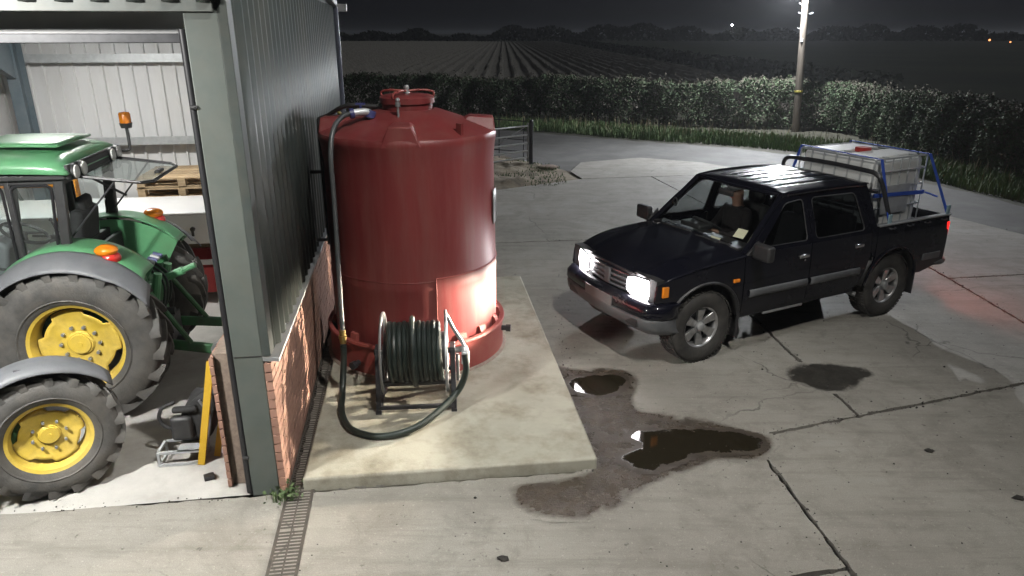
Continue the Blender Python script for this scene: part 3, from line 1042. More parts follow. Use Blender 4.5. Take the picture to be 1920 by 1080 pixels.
# ================================================================== DIESEL TANK
TC = Vector((-1.06, 7.38, SZ))
tank = thing("diesel_tank", "tall round dark red diesel tank with domed top and low bund ring", "tank", TC)
RT = .875
TH = 2.36
prof = [(0.0, .04), (RT - .02, .04), (RT - .004, .06), (RT, .10)]
for z in (.3, .6, .9, .93, .96, 1.2, 1.5, 1.8, 2.1):
    prof.append((RT + (.006 if abs(z - .93) < .01 else 0) + .008 * math.sin(z * 2.0), z))
prof += [(RT + .01, TH - .10), (RT + .022, TH - .06), (RT + .022, TH - .02), (RT + .008, TH + .006), (RT - .05, TH + .022),
         (.70, TH + .075), (.50, TH + .148), (.33, TH + .205), (.27, TH + .215)]
MB().lathe(prof, 96).build("shell", "tank_red", tank, smooth=40)
MB().lathe([(.255, TH + .17), (.255, TH + .275), (.25, TH + .28)], 48).build("neck", "tank_red", tank)
lid = MB().lathe([(.0, TH + .362), (.10, TH + .36), (.22, TH + .352), (.262, TH + .338), (.275, TH + .325), (.275, TH + .272), (.262, TH + .268)], 48).build("lid", "tank_red", tank)
kn = MB(); kn.cyl((0, 0, TH + .355), (0, 0, TH + .41), .032, .026, n=12); kn.sphere((0, 0, TH + .415), .03, 10, 6); kn.build("lid_knob", "galv_dull", lid)
for a in (R(165), R(250), R(20)):
    h = MB()
    pts = [(.02 * math.cos(a), .02 * math.sin(a), TH + .385), (.16 * math.cos(a + .1), .16 * math.sin(a + .1), TH + .392), (.27 * math.cos(a), .27 * math.sin(a), TH + .372), (.275 * math.cos(a), .275 * math.sin(a), TH + .33)]
    h.tube(smoothpath(pts, 5), .012, 8)
    h.build("lid_clamp", "bund_red", lid)
# lifting lugs moulded on the shoulder
def lug(ang, w=.30, depth=.27, rise=.135):
    mb = MB()
    c, s = math.cos(ang), math.sin(ang)
    def pt(r, t, z):
        return (c * r - s * t, s * r + c * t, z)
    zb = TH - .05
    ro = RT + .012
    base = [pt(ro, -w / 2 - .04, zb), pt(ro, w / 2 + .04, zb), pt(ro - depth - .08, w / 2 - .02, TH + .10), pt(ro - depth - .08, -w / 2 + .02, TH + .10)]
    top = [pt(ro - .02, -w / 2 + .04, TH + rise), pt(ro - .02, w / 2 - .04, TH + rise), pt(ro - depth, w / 2 - .07, TH + rise + .012), pt(ro - depth, -w / 2 + .07, TH + rise + .012)]
    mb.add(base + top, [(0, 1, 5, 4), (1, 2, 6, 5), (2, 3, 7, 6), (3, 0, 4, 7), (4, 5, 6, 7)])
    return mb.build("lifting_lug", "tank_red", tank, smooth=30, bevel=.014)
for a in (R(-87), R(5), R(93), R(181)):
    lug(a)
br = MB(); br.box((0, 0, 0), (.07, .03, .12)); br.box((-.05, 0, -.03), (.12, .012, .07))
b = br.build("level_bracket", "tank_red", tank); b.location = (.80 * math.cos(R(-45)), .80 * math.sin(R(-45)), TH + .07); b.rotation_euler = (0, 0, R(-45))
vv = MB(); vv.cyl((0, 0, 0), (0, 0, .13), .012, n=8); vv.cyl((0, 0, .13), (0, 0, .17), .024, n=10); vv.sphere((0, 0, .19), .024, 8, 6)
b = vv.build("breather", "galv_dull", tank); b.location = (-.03, -.42, TH + .14)
# seams of the wrap-round label panel on the lower right
def onshell(ang, z, r=RT + .012):
    return (r * math.cos(ang), r * math.sin(ang), z)
sm = MB(); sm.tube([onshell(R(-69), .18 + .85 * k / 14) for k in range(15)], .006, 6); sm.build("panel_seam", "bund_red", tank)
sm = MB(); sm.tube([onshell(R(-69 + 80 * k / 24), 1.03, RT + .014) for k in range(25)], .007, 6); sm.build("panel_seam", "bund_red", tank)
sm = MB(); sm.tube([onshell(R(-180 + 111 * k / 30), 1.0 - .0 * k, RT + .009) for k in range(31)], .004, 6); sm.build("panel_seam", "tank_red", tank)
# pale product panel on the right-hand side (blank)
pn = MB(); pn.grid(lambda u, v: onshell(R(-14 + 16 * u), 1.42 + .36 * v, RT + .016), 8, 2); pn.build("notice_panel", "plate", tank, solid=.004)
# bund
RB = .955
MB().lathe([(RB - .03, .0), (RB + .004, .0), (RB, .03), (RB - .005, .30), (RB + .012, .305), (RB + .02, .325), (RB + .012, .345), (RB - .03, .345), (RB - .038, .33), (RB - .036, .05)], 96).build("bund_wall", "bund_red", tank, smooth=40)
MB().lathe([(RT - .05, .035), (RB - .02, .035)], 64).build("bund_floor", "joint_soil", tank)
for a in (-128, -100, -72, -52, -34, -14, 4, 22, 60, 120, 190, 215):
    an = R(a)
    gz = MB()
    c, s = math.cos(an), math.sin(an)
    p = [(RT - .005, .30), (RB - .02, .30), (RB - .03, .335), (RT + .03, .40), (RT - .005, .41)]
    P3 = [(c * r + s * .045, s * r - c * .045, z) for r, z in p]
    gz.prism(P3, (-s * .09, c * .09, 0))
    gz.build("gusset", "bund_red", tank)
for a, z in ((-8, .22), (-122, .12)):
    an = R(a); c, s = math.cos(an), math.sin(an)
    vb = MB(); vb.cyl((c * RB, s * RB, z), (c * (RB + .07), s * (RB + .07), z), .03, n=12); vb.cyl((c * (RB + .05), s * (RB + .05), z), (c * (RB + .10), s * (RB + .10), z), .042, n=8)
    vb.build("bund_valve", "dark_steel", tank)
gm = MB(); gm.lathe([(RB - .01, .002), (RB + .035, .002), (RB + .022, .014), (RB - .01, .022)], 96); gm.build("mortar_fillet", "mortar", tank)

# outlet valve on the dome
ov = thing("outlet_valve", "grey and blue elbow valve on the tank top where the hose starts", "valve", TC + Vector((-.40, -.40, TH + .10)))
m = MB(); m.cyl((.10, .04, -.03), (.10, .04, .02), .085, n=16); m.build("flange", "galv_dull", ov)
m = MB(); m.tube(smoothpath([(.10, .04, 0), (.10, .04, .07), (.07, .02, .115), (.0, -.02, .12), (-.07, -.05, .11)], 5), .036, 12); m.build("elbow", "galvanised", ov)
m = MB(); m.cyl((.085, .03, .06), (.10, .045, .125), .05, n=12); m.cyl((-.05, -.045, .112), (-.085, -.06, .107), .05, n=12); m.build("coupling", "valve_blue", ov)
m = MB(); m.cyl((.01, -.01, .12), (.01, -.01, .19), .012, n=8); m.box((.01, -.01, .195), (.09, .025, .018)); m.build("lever", "valve_blue", ov)

# ------------------------------------------------------------------ delivery hose: tank valve -> slab -> reel
V0 = TC + Vector((-.40, -.40, TH + .10)) + Vector((-.085, -.06, .107))
RLC = Vector((-.90, 6.02, SZ))       # reel centre on the slab
hose = thing("delivery_hose", "grey hose dropping from the tank top and looping to the reel", "hose", (V0.x, V0.y - .5, SZ))
O = Vector(hose.location)
def rel(p): return Vector(p) - O
up_path = [V0, V0 + Vector((-.06, -.07, -.02)), V0 + Vector((-.115, -.22, -.12)), V0 + Vector((-.13, -.34, -.34)), V0 + Vector((-.115, -.42, -.8)), V0 + Vector((-.085, -.60, -1.5)), V0 + Vector((-.06, -.74, -1.95))]
MB().tube([rel(p) for p in smoothpath(up_path, 8)], .0235, 12).build("riser", "hose_grey", hose)
PB = up_path[-1]
m = MB(); m.cyl(rel(PB + Vector((0, 0, .03))), rel(PB + Vector((.0, -.01, -.10))), .032, n=12); m.cyl(rel(PB + Vector((0, -.01, -.02))), rel(PB + Vector((0, -.01, -.05))), .040, n=8); m.build("coupling", "brass", hose)
SWV = RLC + Vector((.47, -.13, .58))
flr = SZ + .032
low = [PB + Vector((0, -.012, -.12)), PB + Vector((-.005, -.04, -.30)), Vector((PB.x + .0, PB.y - .20, flr + .06)), Vector((PB.x + .06, PB.y - .50, flr)), Vector((PB.x + .22, PB.y - .78, flr)), Vector((PB.x + .50, PB.y - .88, flr)),
       Vector((PB.x + .80, PB.y - .74, flr + .03)), Vector((SWV.x - .10, SWV.y - .10, SZ + .16)), Vector((SWV.x + .005, SWV.y - .04, SZ + .36)), SWV + Vector((0, 0, -.05))]
MB().tube([rel(p) for p in smoothpath(low, 8)], .030, 12).build("loop", "hose_black", hose)

# ------------------------------------------------------------------ hose reel
reel = thing("hose_reel", "black hose wound on a tubular steel reel standing on the slab", "hose reel", RLC, R(5))
RW, RR, AZ = .58, .37, .50
for sx in (-1, 1):
    x = sx * RW / 2
    m = MB()
    m.tube([(x, RR * math.cos(a), AZ + RR * math.sin(a)) for a in [2 * pi * k / 48 for k in range(48)]], .014, 8, True)
    hoop = m.build("side_hoop", "galv_dull", reel)
    for k in range(4):
        a = pi / 4 + k * pi / 2 + .3
        q = MB(); q.cyl((x, .05 * math.cos(a), AZ + .05 * math.sin(a)), (x, RR * math.cos(a), AZ + RR * math.sin(a)), .010, n=8); q.build("spoke", "galv_dull", hoop)
    q = MB(); q.cyl((x - .012, 0, AZ), (x + .012, 0, AZ), .075, n=20); q.build("hub_plate", "galv_dull", hoop)
m = MB(); m.cyl((-RW / 2 - .09, 0, AZ), (RW / 2 + .11, 0, AZ), .026, n=14); m.build("axle", "dark_steel", reel)
m = MB(); m.cyl((-RW / 2 + .01, 0, AZ), (RW / 2 - .01, 0, AZ), .18, n=32); m.build("drum", "dark_steel", reel)
def coil(r, x0, x1, turns, rad):
    pts = []
    n = turns * 28
    for i in range(n + 1):
        a = 2 * pi * i / 28
        pts.append((x0 + (x1 - x0) * i / n, (r + .006 * math.sin(i * .37)) * math.cos(a), AZ + (r + .006 * math.sin(i * .37)) * math.sin(a)))
    return MB().tube(pts, rad, 8)
coil(.262, -RW / 2 + .05, RW / 2 - .04, 11, .0245).build("hose_winding", "hose_black", reel)
# a crossing outer turn
m = MB(); m.tube([(-.03 + .05 * (k / 40), .312 * math.cos(2 * pi * k / 40 + .4), AZ + .312 * math.sin(2 * pi * k / 40 + .4)) for k in range(38)], .025, 8); m.build("outer_turn", "hose_black", reel)
for sx in (-1, 1):
    x = sx * (RW / 2 + .055)
    for sy in (-1, 1):
        m = MB(); m.bar((x, sy * .05, AZ + .04), (x, sy * .235, .02), .045, .045); m.build("leg", "dark_steel", reel, bevel=.004)
    m = MB(); m.box((x, 0, AZ), (.05, .14, .12)); m.build("bearing_block", "dark_steel", reel, bevel=.006)
    m = MB(); m.box((x, 0, .012), (.05, .54, .024)); m.build("foot_rail", "dark_steel", reel)
for sy, z in ((-.235, .05), (.235, .05), (.12, .26), (-.13, .245)):
    m = MB(); m.bar((-RW / 2 - .055, sy, z), (RW / 2 + .055, sy, z), .034, .034); m.build("cross_rail", "dark_steel", reel, bevel=.004)
m = MB()
m.tube(smoothpath([(RW / 2 + .08, 0, AZ), (RW / 2 + .15, -.02, AZ + .02), (RW / 2 + .175, -.09, AZ + .05), (RW / 2 + .175, -.105, AZ - .02)], 5), .028, 10)
m.cyl((RW / 2 + .175, -.105, AZ + .03), (RW / 2 + .172, -.105, AZ - .09), .038, n=10)
m.build("swivel", "galvanised", reel)
m = MB(); m.tube(smoothpath([(RW / 2 + .01, .0, AZ + .36), (RW / 2 + .06, -.03, AZ + .25), (RW / 2 + .15, -.07, AZ + .10), (RW / 2 + .17, -.09, AZ + .05)], 5), .017, 8); m.build("feed_pipe", "galv_dull", reel)
m = MB(); m.cyl((RW / 2 + .10, .03, AZ - .05), (RW / 2 + .10, .03, AZ - .33), .016, n=8); m.build("lock_lever", "galv_dull", reel)

# ------------------------------------------------------------------ black vent pipe fixed to the shed wall
vp0 = TC + Vector((-.30, -.02, TH + .235))
vt = thing("vent_pipe", "thin black vent pipe from the tank top down the shed wall", "pipe", sh(.18, 2.62, 0))
O = Vector(vt.location)
a = sh(.22, 2.75, 2.55); 
pts = [vp0, vp0 + Vector((-.30, -.04, .01)), Vector((a.x + .10, a.y + .0, 2.60)), Vector((a.x + .02, a.y, 2.57)), Vector((a.x, a.y, 2.50)), Vector((a.x, a.y, 2.0)), Vector((a.x, a.y, 1.30)), Vector((a.x, a.y, 1.24))]
MB().tube([p - O for p in smoothpath(pts, 5)], .022, 10).build("pipe", "black_plastic", vt)
for z in (2.02, 1.28):
    b0 = sh(.05, 2.75, z)
    m = MB(); m.cyl(b0 - O, Vector((a.x, a.y, z)) - O, .018, n=8); m.build("wall_bracket", "black_plastic", vt)
m = MB(); m.sphere(Vector((a.x + .22, a.y + .0, 2.625)) - O, .022, 8, 6); m.build("tap_knob", "yellow_band", vt)
# ================================================================== WET PATCHES, GATE, POLE, FLOODLIGHT
def stain(name, label, pts, z, mat, band=.12, cell=.028, kind=None, grow=1.07):
    """sheet on the concrete: a fine grid cut to a smooth outline, with 'edge' = 0 at the rim, 1 inside"""
    P = np.array([(p.x, p.y) for p in smoothpath([(x, y, 0) for x, y in pts], 6, True)])
    cen = P.mean(0); P = cen + (P - cen) * grow
    a, b = P, np.roll(P, -1, 0)
    xs = np.arange(P[:, 0].min(), P[:, 0].max(), cell); ys = np.arange(P[:, 1].min(), P[:, 1].max(), cell)
    X, Y = np.meshgrid(xs, ys, indexing='ij')
    Q = np.stack([X.ravel(), Y.ravel()], 1)
    inside = np.zeros(len(Q), bool); dist = np.full(len(Q), 9.)
    for k in range(len(P)):
        p, q = a[k], b[k]
        if p[1] != q[1]:
            c = ((p[1] > Q[:, 1]) != (q[1] > Q[:, 1])) & (Q[:, 0] < (q[0] - p[0]) * (Q[:, 1] - p[1]) / (q[1] - p[1]) + p[0])
            inside ^= c
        d = q - p
        t = np.clip(((Q - p) @ d) / max(1e-12, d @ d), 0, 1)
        dist = np.minimum(dist, np.linalg.norm(Q - (p + t[:, None] * d), axis=1))
    e = np.where(inside, np.clip(dist / band, 0, 1), 0)
    n, m = X.shape
    idx = np.arange(n * m).reshape(n, m)
    F = np.stack([idx[:-1, :-1], idx[1:, :-1], idx[1:, 1:], idx[:-1, 1:]], -1).reshape(-1, 4)
    F = F[inside[F].any(1)]
    used, inv = np.unique(F, return_inverse=True)
    V = np.concatenate([Q[used], np.full((len(used), 1), z)], 1)
    me = bpy.data.meshes.new(name)
    me.from_pydata(V.tolist(), [], inv.reshape(F.shape).tolist())
    at = me.attributes.new("edge", 'FLOAT', 'POINT')
    at.data.foreach_set("value", e[used].astype(np.float32))
    me.materials.append(MATS[mat])
    o = link(name, me)
    return tag(o, label, kind=kind)
stain("wet_patch", "wet gritty concrete spreading from the slab corner towards the joint", [(0.02, 4.80), (.12, 4.52), (.42, 4.42), (.72, 4.46), (.92, 4.62), (1.10, 4.80), (1.42, 4.98), (1.72, 5.14), (2.02, 5.16), (2.20, 5.30), (2.26, 5.52),
      (2.05, 5.66), (1.78, 5.84), (1.48, 5.95), (1.25, 5.98), (1.24, 6.2), (1.33, 6.5), (1.30, 6.72), (1.0, 6.84), (.70, 6.82), (.48, 6.9), (.44, 6.6), (.52, 6.0), (.60, 5.5), (.66, 5.06), (.3, 4.93)], .004, "wet_concrete", .22, kind="structure")
stain("puddle", "dark puddle of standing water mirroring the truck headlight", [(.98, 5.06), (1.14, 4.96), (1.42, 5.10), (1.62, 5.22), (1.86, 5.22), (2.12, 5.28), (2.20, 5.48), (1.96, 5.62), (1.62, 5.66), (1.30, 5.64), (1.12, 5.60), (1.02, 5.46), (1.12, 5.36), (.92, 5.22)], .008, "standing_water", .22, kind="structure")
stain("puddle", "small puddle of standing water beside the slab edge", [(.62, 6.35), (.9, 6.25), (1.12, 6.4), (1.22, 6.6), (1.05, 6.75), (.75, 6.72), (.58, 6.6)], .008, "standing_water", .20, kind="structure")
stain("oil_stain", "round dark oil stain on the concrete across the joint", [(2.86, 6.70), (2.98, 6.92), (3.2, 7.03), (3.5, 7.02), (3.78, 6.92), (3.82, 6.72), (3.62, 6.55), (3.42, 6.36), (3.12, 6.36), (2.94, 6.52)], .004, "damp_concrete", .24, kind="structure")
# loose clods on the yard
for (x, y, s, lab) in ((3.93, 4.62, .035, "small clod of mud on the concrete right of the long joint"), (-.06, 3.95, .03, "small dark clod on the near concrete before the slab"), (3.6, 5.28, .03, "small dark clod close to the rising joint"), (4.95, 5.55, .028, "small dark clod at the right edge of the yard")):
    m = MB(); m.sphere((0, 0, .004), (s * 1.5, s, s * .45), 9, 6)
    m.v = [(a * random.uniform(.35, 1.25), b * random.uniform(.35, 1.25), c + random.uniform(-.15, .25) * s) for a, b, c in m.v]
    o = m.build("mud_clod", "joint_soil", None, smooth=80); o.location = (x, y, .002)
    tag(o, lab, "clod")

# grit and crumbs of soil along the joints and round the wet patch (too many and too small to pick apart)
gp = []
for p in BAYS:
    for i in range(len(p)):
        a, b = Vector(p[i]), Vector(p[(i + 1) % len(p)])
        for k in range(int((b - a).length * 22)):
            q = a.lerp(b, random.random()); gp.append((q.x + random.gauss(0, .035), q.y + random.gauss(0, .035)))
gp += [(random.gauss(.62, .10) - .06 * (y_ - 5), y_) for y_ in [random.uniform(4.9, 9.3) for _ in range(420)]]
gp += [(random.uniform(-1.6, 6), random.uniform(3.5, 12)) for _ in range(700)]
m = MB()
for x, y in gp:
    if y > 13 or y < 3 or (-3.2 < x < .55 and y > 4.7): continue
    r = random.uniform(.0025, .008) * (1 if random.random() < .93 else 1.9)
    m.add([(x - r, y, .001), (x, y - r, .001), (x + r * 1.2, y, .001), (x, y + r, .001), (x, y, r * 1.1)], [(0, 1, 4), (1, 2, 4), (2, 3, 4), (3, 0, 4)])
tag(m.build("grit", "joint_soil", None, smooth=0), "fine dark grit and soil crumbs scattered along the concrete joints", kind="stuff")

# field gate
gate = thing("field_gate", "galvanised five bar field gate standing open beside the red tank", "gate", (.42, 19.1, .03), 0)
A = Vector((0, 0, 0)); Bv = Vector((-3.3, -2.6, 0))
for k, z in enumerate((.22, .40, .60, .82, 1.05)):
    m = MB(); m.cyl(A + Vector((0, 0, z)), Bv + Vector((0, 0, z - .02)), .022, n=8); m.build("gate_bar", "gate_galv", gate)
for t in (0.0, .5, 1.0):
    p = A.lerp(Bv, t); m = MB(); m.cyl(p + Vector((0, 0, .14)), p + Vector((0, 0, 1.13)), .026, n=8); m.build("gate_upright", "galv_dull", gate)
m = MB(); m.cyl(A.lerp(Bv, .02) + Vector((0, 0, 1.03)), A.lerp(Bv, .5) + Vector((0, 0, .22)), .014, n=6); m.build("gate_brace", "galv_dull", gate)
m = MB(); m.cyl((.09, .04, -.1), (.09, .04, 1.16), .055, n=12); m.sphere((.09, .04, 1.16), .056, 12, 6)
o = m.build("gate_post", "dark_steel"); o.location = (.42, 19.1, .03); tag(o, "dark metal post the field gate hangs on", "post")
# second dark mesh gate behind it
g2 = thing("mesh_hurdle", "dark rail hurdle lying back behind the open field gate", "hurdle", (.40, 19.5, .03))
Bv = Vector((-4.2, 1.6, 0))
for z in (.3, .62, .9, 1.12):
    m = MB(); m.cyl(Vector((0, 0, z)), Bv + Vector((0, 0, z + .10)), .013, n=6); m.build("rail", "dark_steel", g2)
for t in (.02, .18, .36, .54, .72, 1):
    p = Bv * t; m = MB(); m.cyl(p + Vector((0, 0, .1)), p + Vector((0, 0, 1.2 + .10 * t)), .013, n=6); m.build("upright", "dark_steel", g2)
st = MB(); st.sphere((0, 0, 0), (.28, .18, .07), 10, 6)
st.v = [(a * random.uniform(.85, 1.15), b * random.uniform(.85, 1.15), c * random.uniform(.8, 1.1)) for a, b, c in st.v]
o = st.build("stone", "mortar", None, smooth=30); o.location = (.95, 18.75, .05); tag(o, "flat pale stone on the earth by the gate post", "stone")

# wooden pole with lamp
pole = thing("lamp_pole", "tall wooden utility pole with bright lamp in the hedge line", "pole", (10.42, 26.5, 0))
m = MB(); m.cyl((0, 0, -.1), (0, 0, 8.0), .135, .105, n=18); m.build("post", "pole_wood", pole)
for z, s in ((4.05, -1), (4.02, 1), (3.55, -1), (4.35, -1), (5.0, 1)):
    q = MB(); q.tube(smoothpath([(s * .10, -.06, z), (s * .2, -.08, z), (s * .25, -.085, z + .03)], 4), .012, 6); q.build("step_iron", "galvanised", pole)
q = MB(); q.tube([(-.10, -.07, z) for z in (3.1, 3.6, 4.2, 4.9)], .016, 6); q.build("cable", "galvanised", pole)
q = MB(); q.box((-.075, -.11, 3.16), (.07, .04, .11)); q.build("junction_box", "paint_white", pole, bevel=.006)
pole.rotation_euler = (0, R(-3.0), 0)
q = MB(); q.lathe([(.135, 1.38), (.142, 1.385), (.142, 1.44), (.135, 1.445)], 18); q.build("marker_band", "yellow_band", pole)
q = MB(); q.cyl((-.08, -.06, 5.05), (-.34, -.26, 5.14), .022, n=8); q.build("bracket", "galv_dull", pole)
q = MB(); q.sphere((-.48, -.38, 5.06), (.17, .15, .07), 14, 8); q.build("lamp_housing", "galv_dull", pole)
q = MB(); q.sphere((-.48, -.38, 5.01), (.13, .12, .06), 14, 8); q.build("lamp_glass", "lamp_on", pole)
l = lamp("pole_lamp", 'POINT', (-.48, -.38, 4.86), 3000, (.93, .96, 1.0), shadow_soft_size=.10); l.parent = pole
l = lamp("pole_lamp_beam", 'SPOT', (-.50, -.40, 4.87), 6800, (.93, .96, 1.0), Vector((-.5, 8.5, 1.0)) - Vector((10.42, 26.5, 4.87)), spot_size=R(100), spot_blend=.9, shadow_soft_size=.10); l.parent = pole

# floodlight fixture behind the camera, on its own mast
fm = thing("floodlight_mast", "steel mast with square yard floodlight behind the viewer", "floodlight", (FLOOD.x + .5, FLOOD.y - .5, 0))
q = MB(); q.cyl((0, 0, -.05), (0, 0, 9.05), .06, .045, n=12); q.build("mast", "galv_dull", fm)
q = MB(); q.box((-.5, .5, 9.0), (.34, .30, .10)); q.build("housing", "dark_steel", fm, bevel=.01)
q = MB(); q.cyl((0, 0, 9.0), (-.4, .4, 9.02), .03, n=8); q.build("arm", "galv_dull", fm)
# ================================================================== PICKUP TRUCK
TRR = math.atan2(-.454, -.891)
TRM = Matrix.Translation((2.99, 8.49, 0)) @ Matrix.Rotation(TRR, 4, 'Z')
truck = thing("pickup_truck", "dark navy double cab pickup with headlights on in the yard", "pickup truck", (2.99, 8.49, 0), TRR)
FA, RA, WR = 1.49, -1.49, .405
BELT = 1.12

def SW(x, z):
    """half width of the body at length x, height z"""
    if z <= BELT:
        y = .872 + .016 * math.sin(max(0, min(1, (z - .40) / .72)) * pi) - .05 * max(0, (.50 - z) / .2) ** 2
    else:
        y = .872 - .30 * (z - BELT) - .10 * (z - BELT) ** 2
    if x > 1.35:
        y -= .105 * ((x - 1.35) / .85) ** 2
    if x > 0.5 and z > BELT:
        y -= .06 * (x - .5)
    if x < -2.2:
        y -= .012 * ((-x - 2.2) / .4) ** 2
    return y

def patch(poly, side, name, mat, parent, off=0.0, thick=.018, cell=.07, Sf=SW, smooth=32):
    bm = bmesh.new()
    f = bm.faces.new([bm.verts.new((p[0], 0, p[1])) for p in poly])
    for ax in (0, 2):
        lo = min(v.co[ax] for v in bm.verts); hi = max(v.co[ax] for v in bm.verts)
        k = lo + cell
        while k < hi - .005:
            co = Vector((0, 0, 0)); co[ax] = k
            no = Vector((0, 0, 0)); no[ax] = 1
            bmesh.ops.bisect_plane(bm, geom=bm.verts[:] + bm.edges[:] + bm.faces[:], plane_co=co, plane_no=no, dist=1e-5)
            k += cell
    for v in bm.verts:
        v.co.y = side * (Sf(v.co.x, v.co.z) + off)
    bm.normal_update()
    for f in bm.faces:
        if f.normal.y * side < 0:
            f.normal_flip()
    if thick:
        ret = bmesh.ops.extrude_face_region(bm, geom=bm.faces[:])
        # the extruded copy is the outer skin; push the originals inwards
        new = {v for v in ret["geom"] if isinstance(v, bmesh.types.BMVert)}
        for v in bm.verts:
            if v not in new:
                v.co.y -= side * thick
        bmesh.ops.recalc_face_normals(bm, faces=bm.faces)
    me = bpy.data.meshes.new(name)
    bm.to_mesh(me); bm.free()
    me.materials.append(MATS[mat])
    me.shade_smooth(); me.set_sharp_from_angle(angle=R(smooth))
    return link(name, me, parent)

def rounded(poly, r, n=4):
    out = []
    m = len(poly)
    for i in range(m):
        a, b, c = Vector(poly[i - 1]), Vector(poly[i]), Vector(poly[(i + 1) % m])
        u, w = (a - b), (c - b)
        d = min(r, u.length * .45, w.length * .45)
        p, q = b + u.normalized() * d, b + w.normalized() * d
        for k in range(n + 1):
            t = k / n
            out.append(tuple(p * (1 - t) ** 2 + b * 2 * t * (1 - t) + q * t * t))
    return out

def resample(poly, n):
    P = [Vector(p) for p in poly]
    L = [0]
    for i in range(len(P)):
        L.append(L[-1] + (P[(i + 1) % len(P)] - P[i]).length)
    res = []
    for k in range(n):
        s = L[-1] * k / n
        i = max(j for j in range(len(P)) if L[j] <= s)
        t = (s - L[i]) / max(1e-9, L[i + 1] - L[i])
        res.append(P[i].lerp(P[(i + 1) % len(P)], t))
    return res

def frame_ring(outer, inner, side, name, mat, parent, off=0.0, thick=.03, Sf=SW):
    n = 64
    A = resample(inner, n)
    B = []
    c = sum(A, Vector((0, 0))) / n
    P = [Vector(p) for p in outer]
    for a in A:       # ray from the centre through a to the outer outline
        d = (a - c)
        best = None
        for i in range(len(P)):
            p, q = P[i], P[(i + 1) % len(P)]
            e = q - p
            den = d.x * e.y - d.y * e.x
            if abs(den) < 1e-9: continue
            t = ((p.x - c.x) * e.y - (p.y - c.y) * e.x) / den
            s = ((p.x - c.x) * d.y - (p.y - c.y) * d.x) / den
            if t > .9 and -1e-6 <= s <= 1 + 1e-6 and (best is None or t < best):
                best = t
        B.append(c + d * (best or 1.1))
    mb = MB()
    def y(p, o): return side * (Sf(p.x, p.y) + o)
    vs = [(p.x, y(p, off), p.y) for p in A] + [(p.x, y(p, off), p.y) for p in B] + [(p.x, y(p, off - thick), p.y) for p in A] + [(p.x, y(p, off - thick), p.y) for p in B]
    fs = []
    for i in range(n):
        j = (i + 1) % n
        for q in ((i, j, n + j, n + i), (2 * n + i, 2 * n + j, j, i), (n + i, n + j, 3 * n + j, 3 * n + i)):
            fs.append(q if side > 0 else q[::-1])
    mb.add(vs, fs)
    return mb.build(name, mat, parent, smooth=40)

def arc(cx, cz, r, a0, a1, n=14):
    return [(cx + r * math.cos(R(a0 + (a1 - a0) * k / n)), cz + r * math.sin(R(a0 + (a1 - a0) * k / n))) for k in range(n + 1)]

def hood_z(x):
    # shoulder height of the bonnet line
    t = (x - .95) / 1.2
    return 1.09 - .06 * t - .13 * max(0, t) ** 3.0

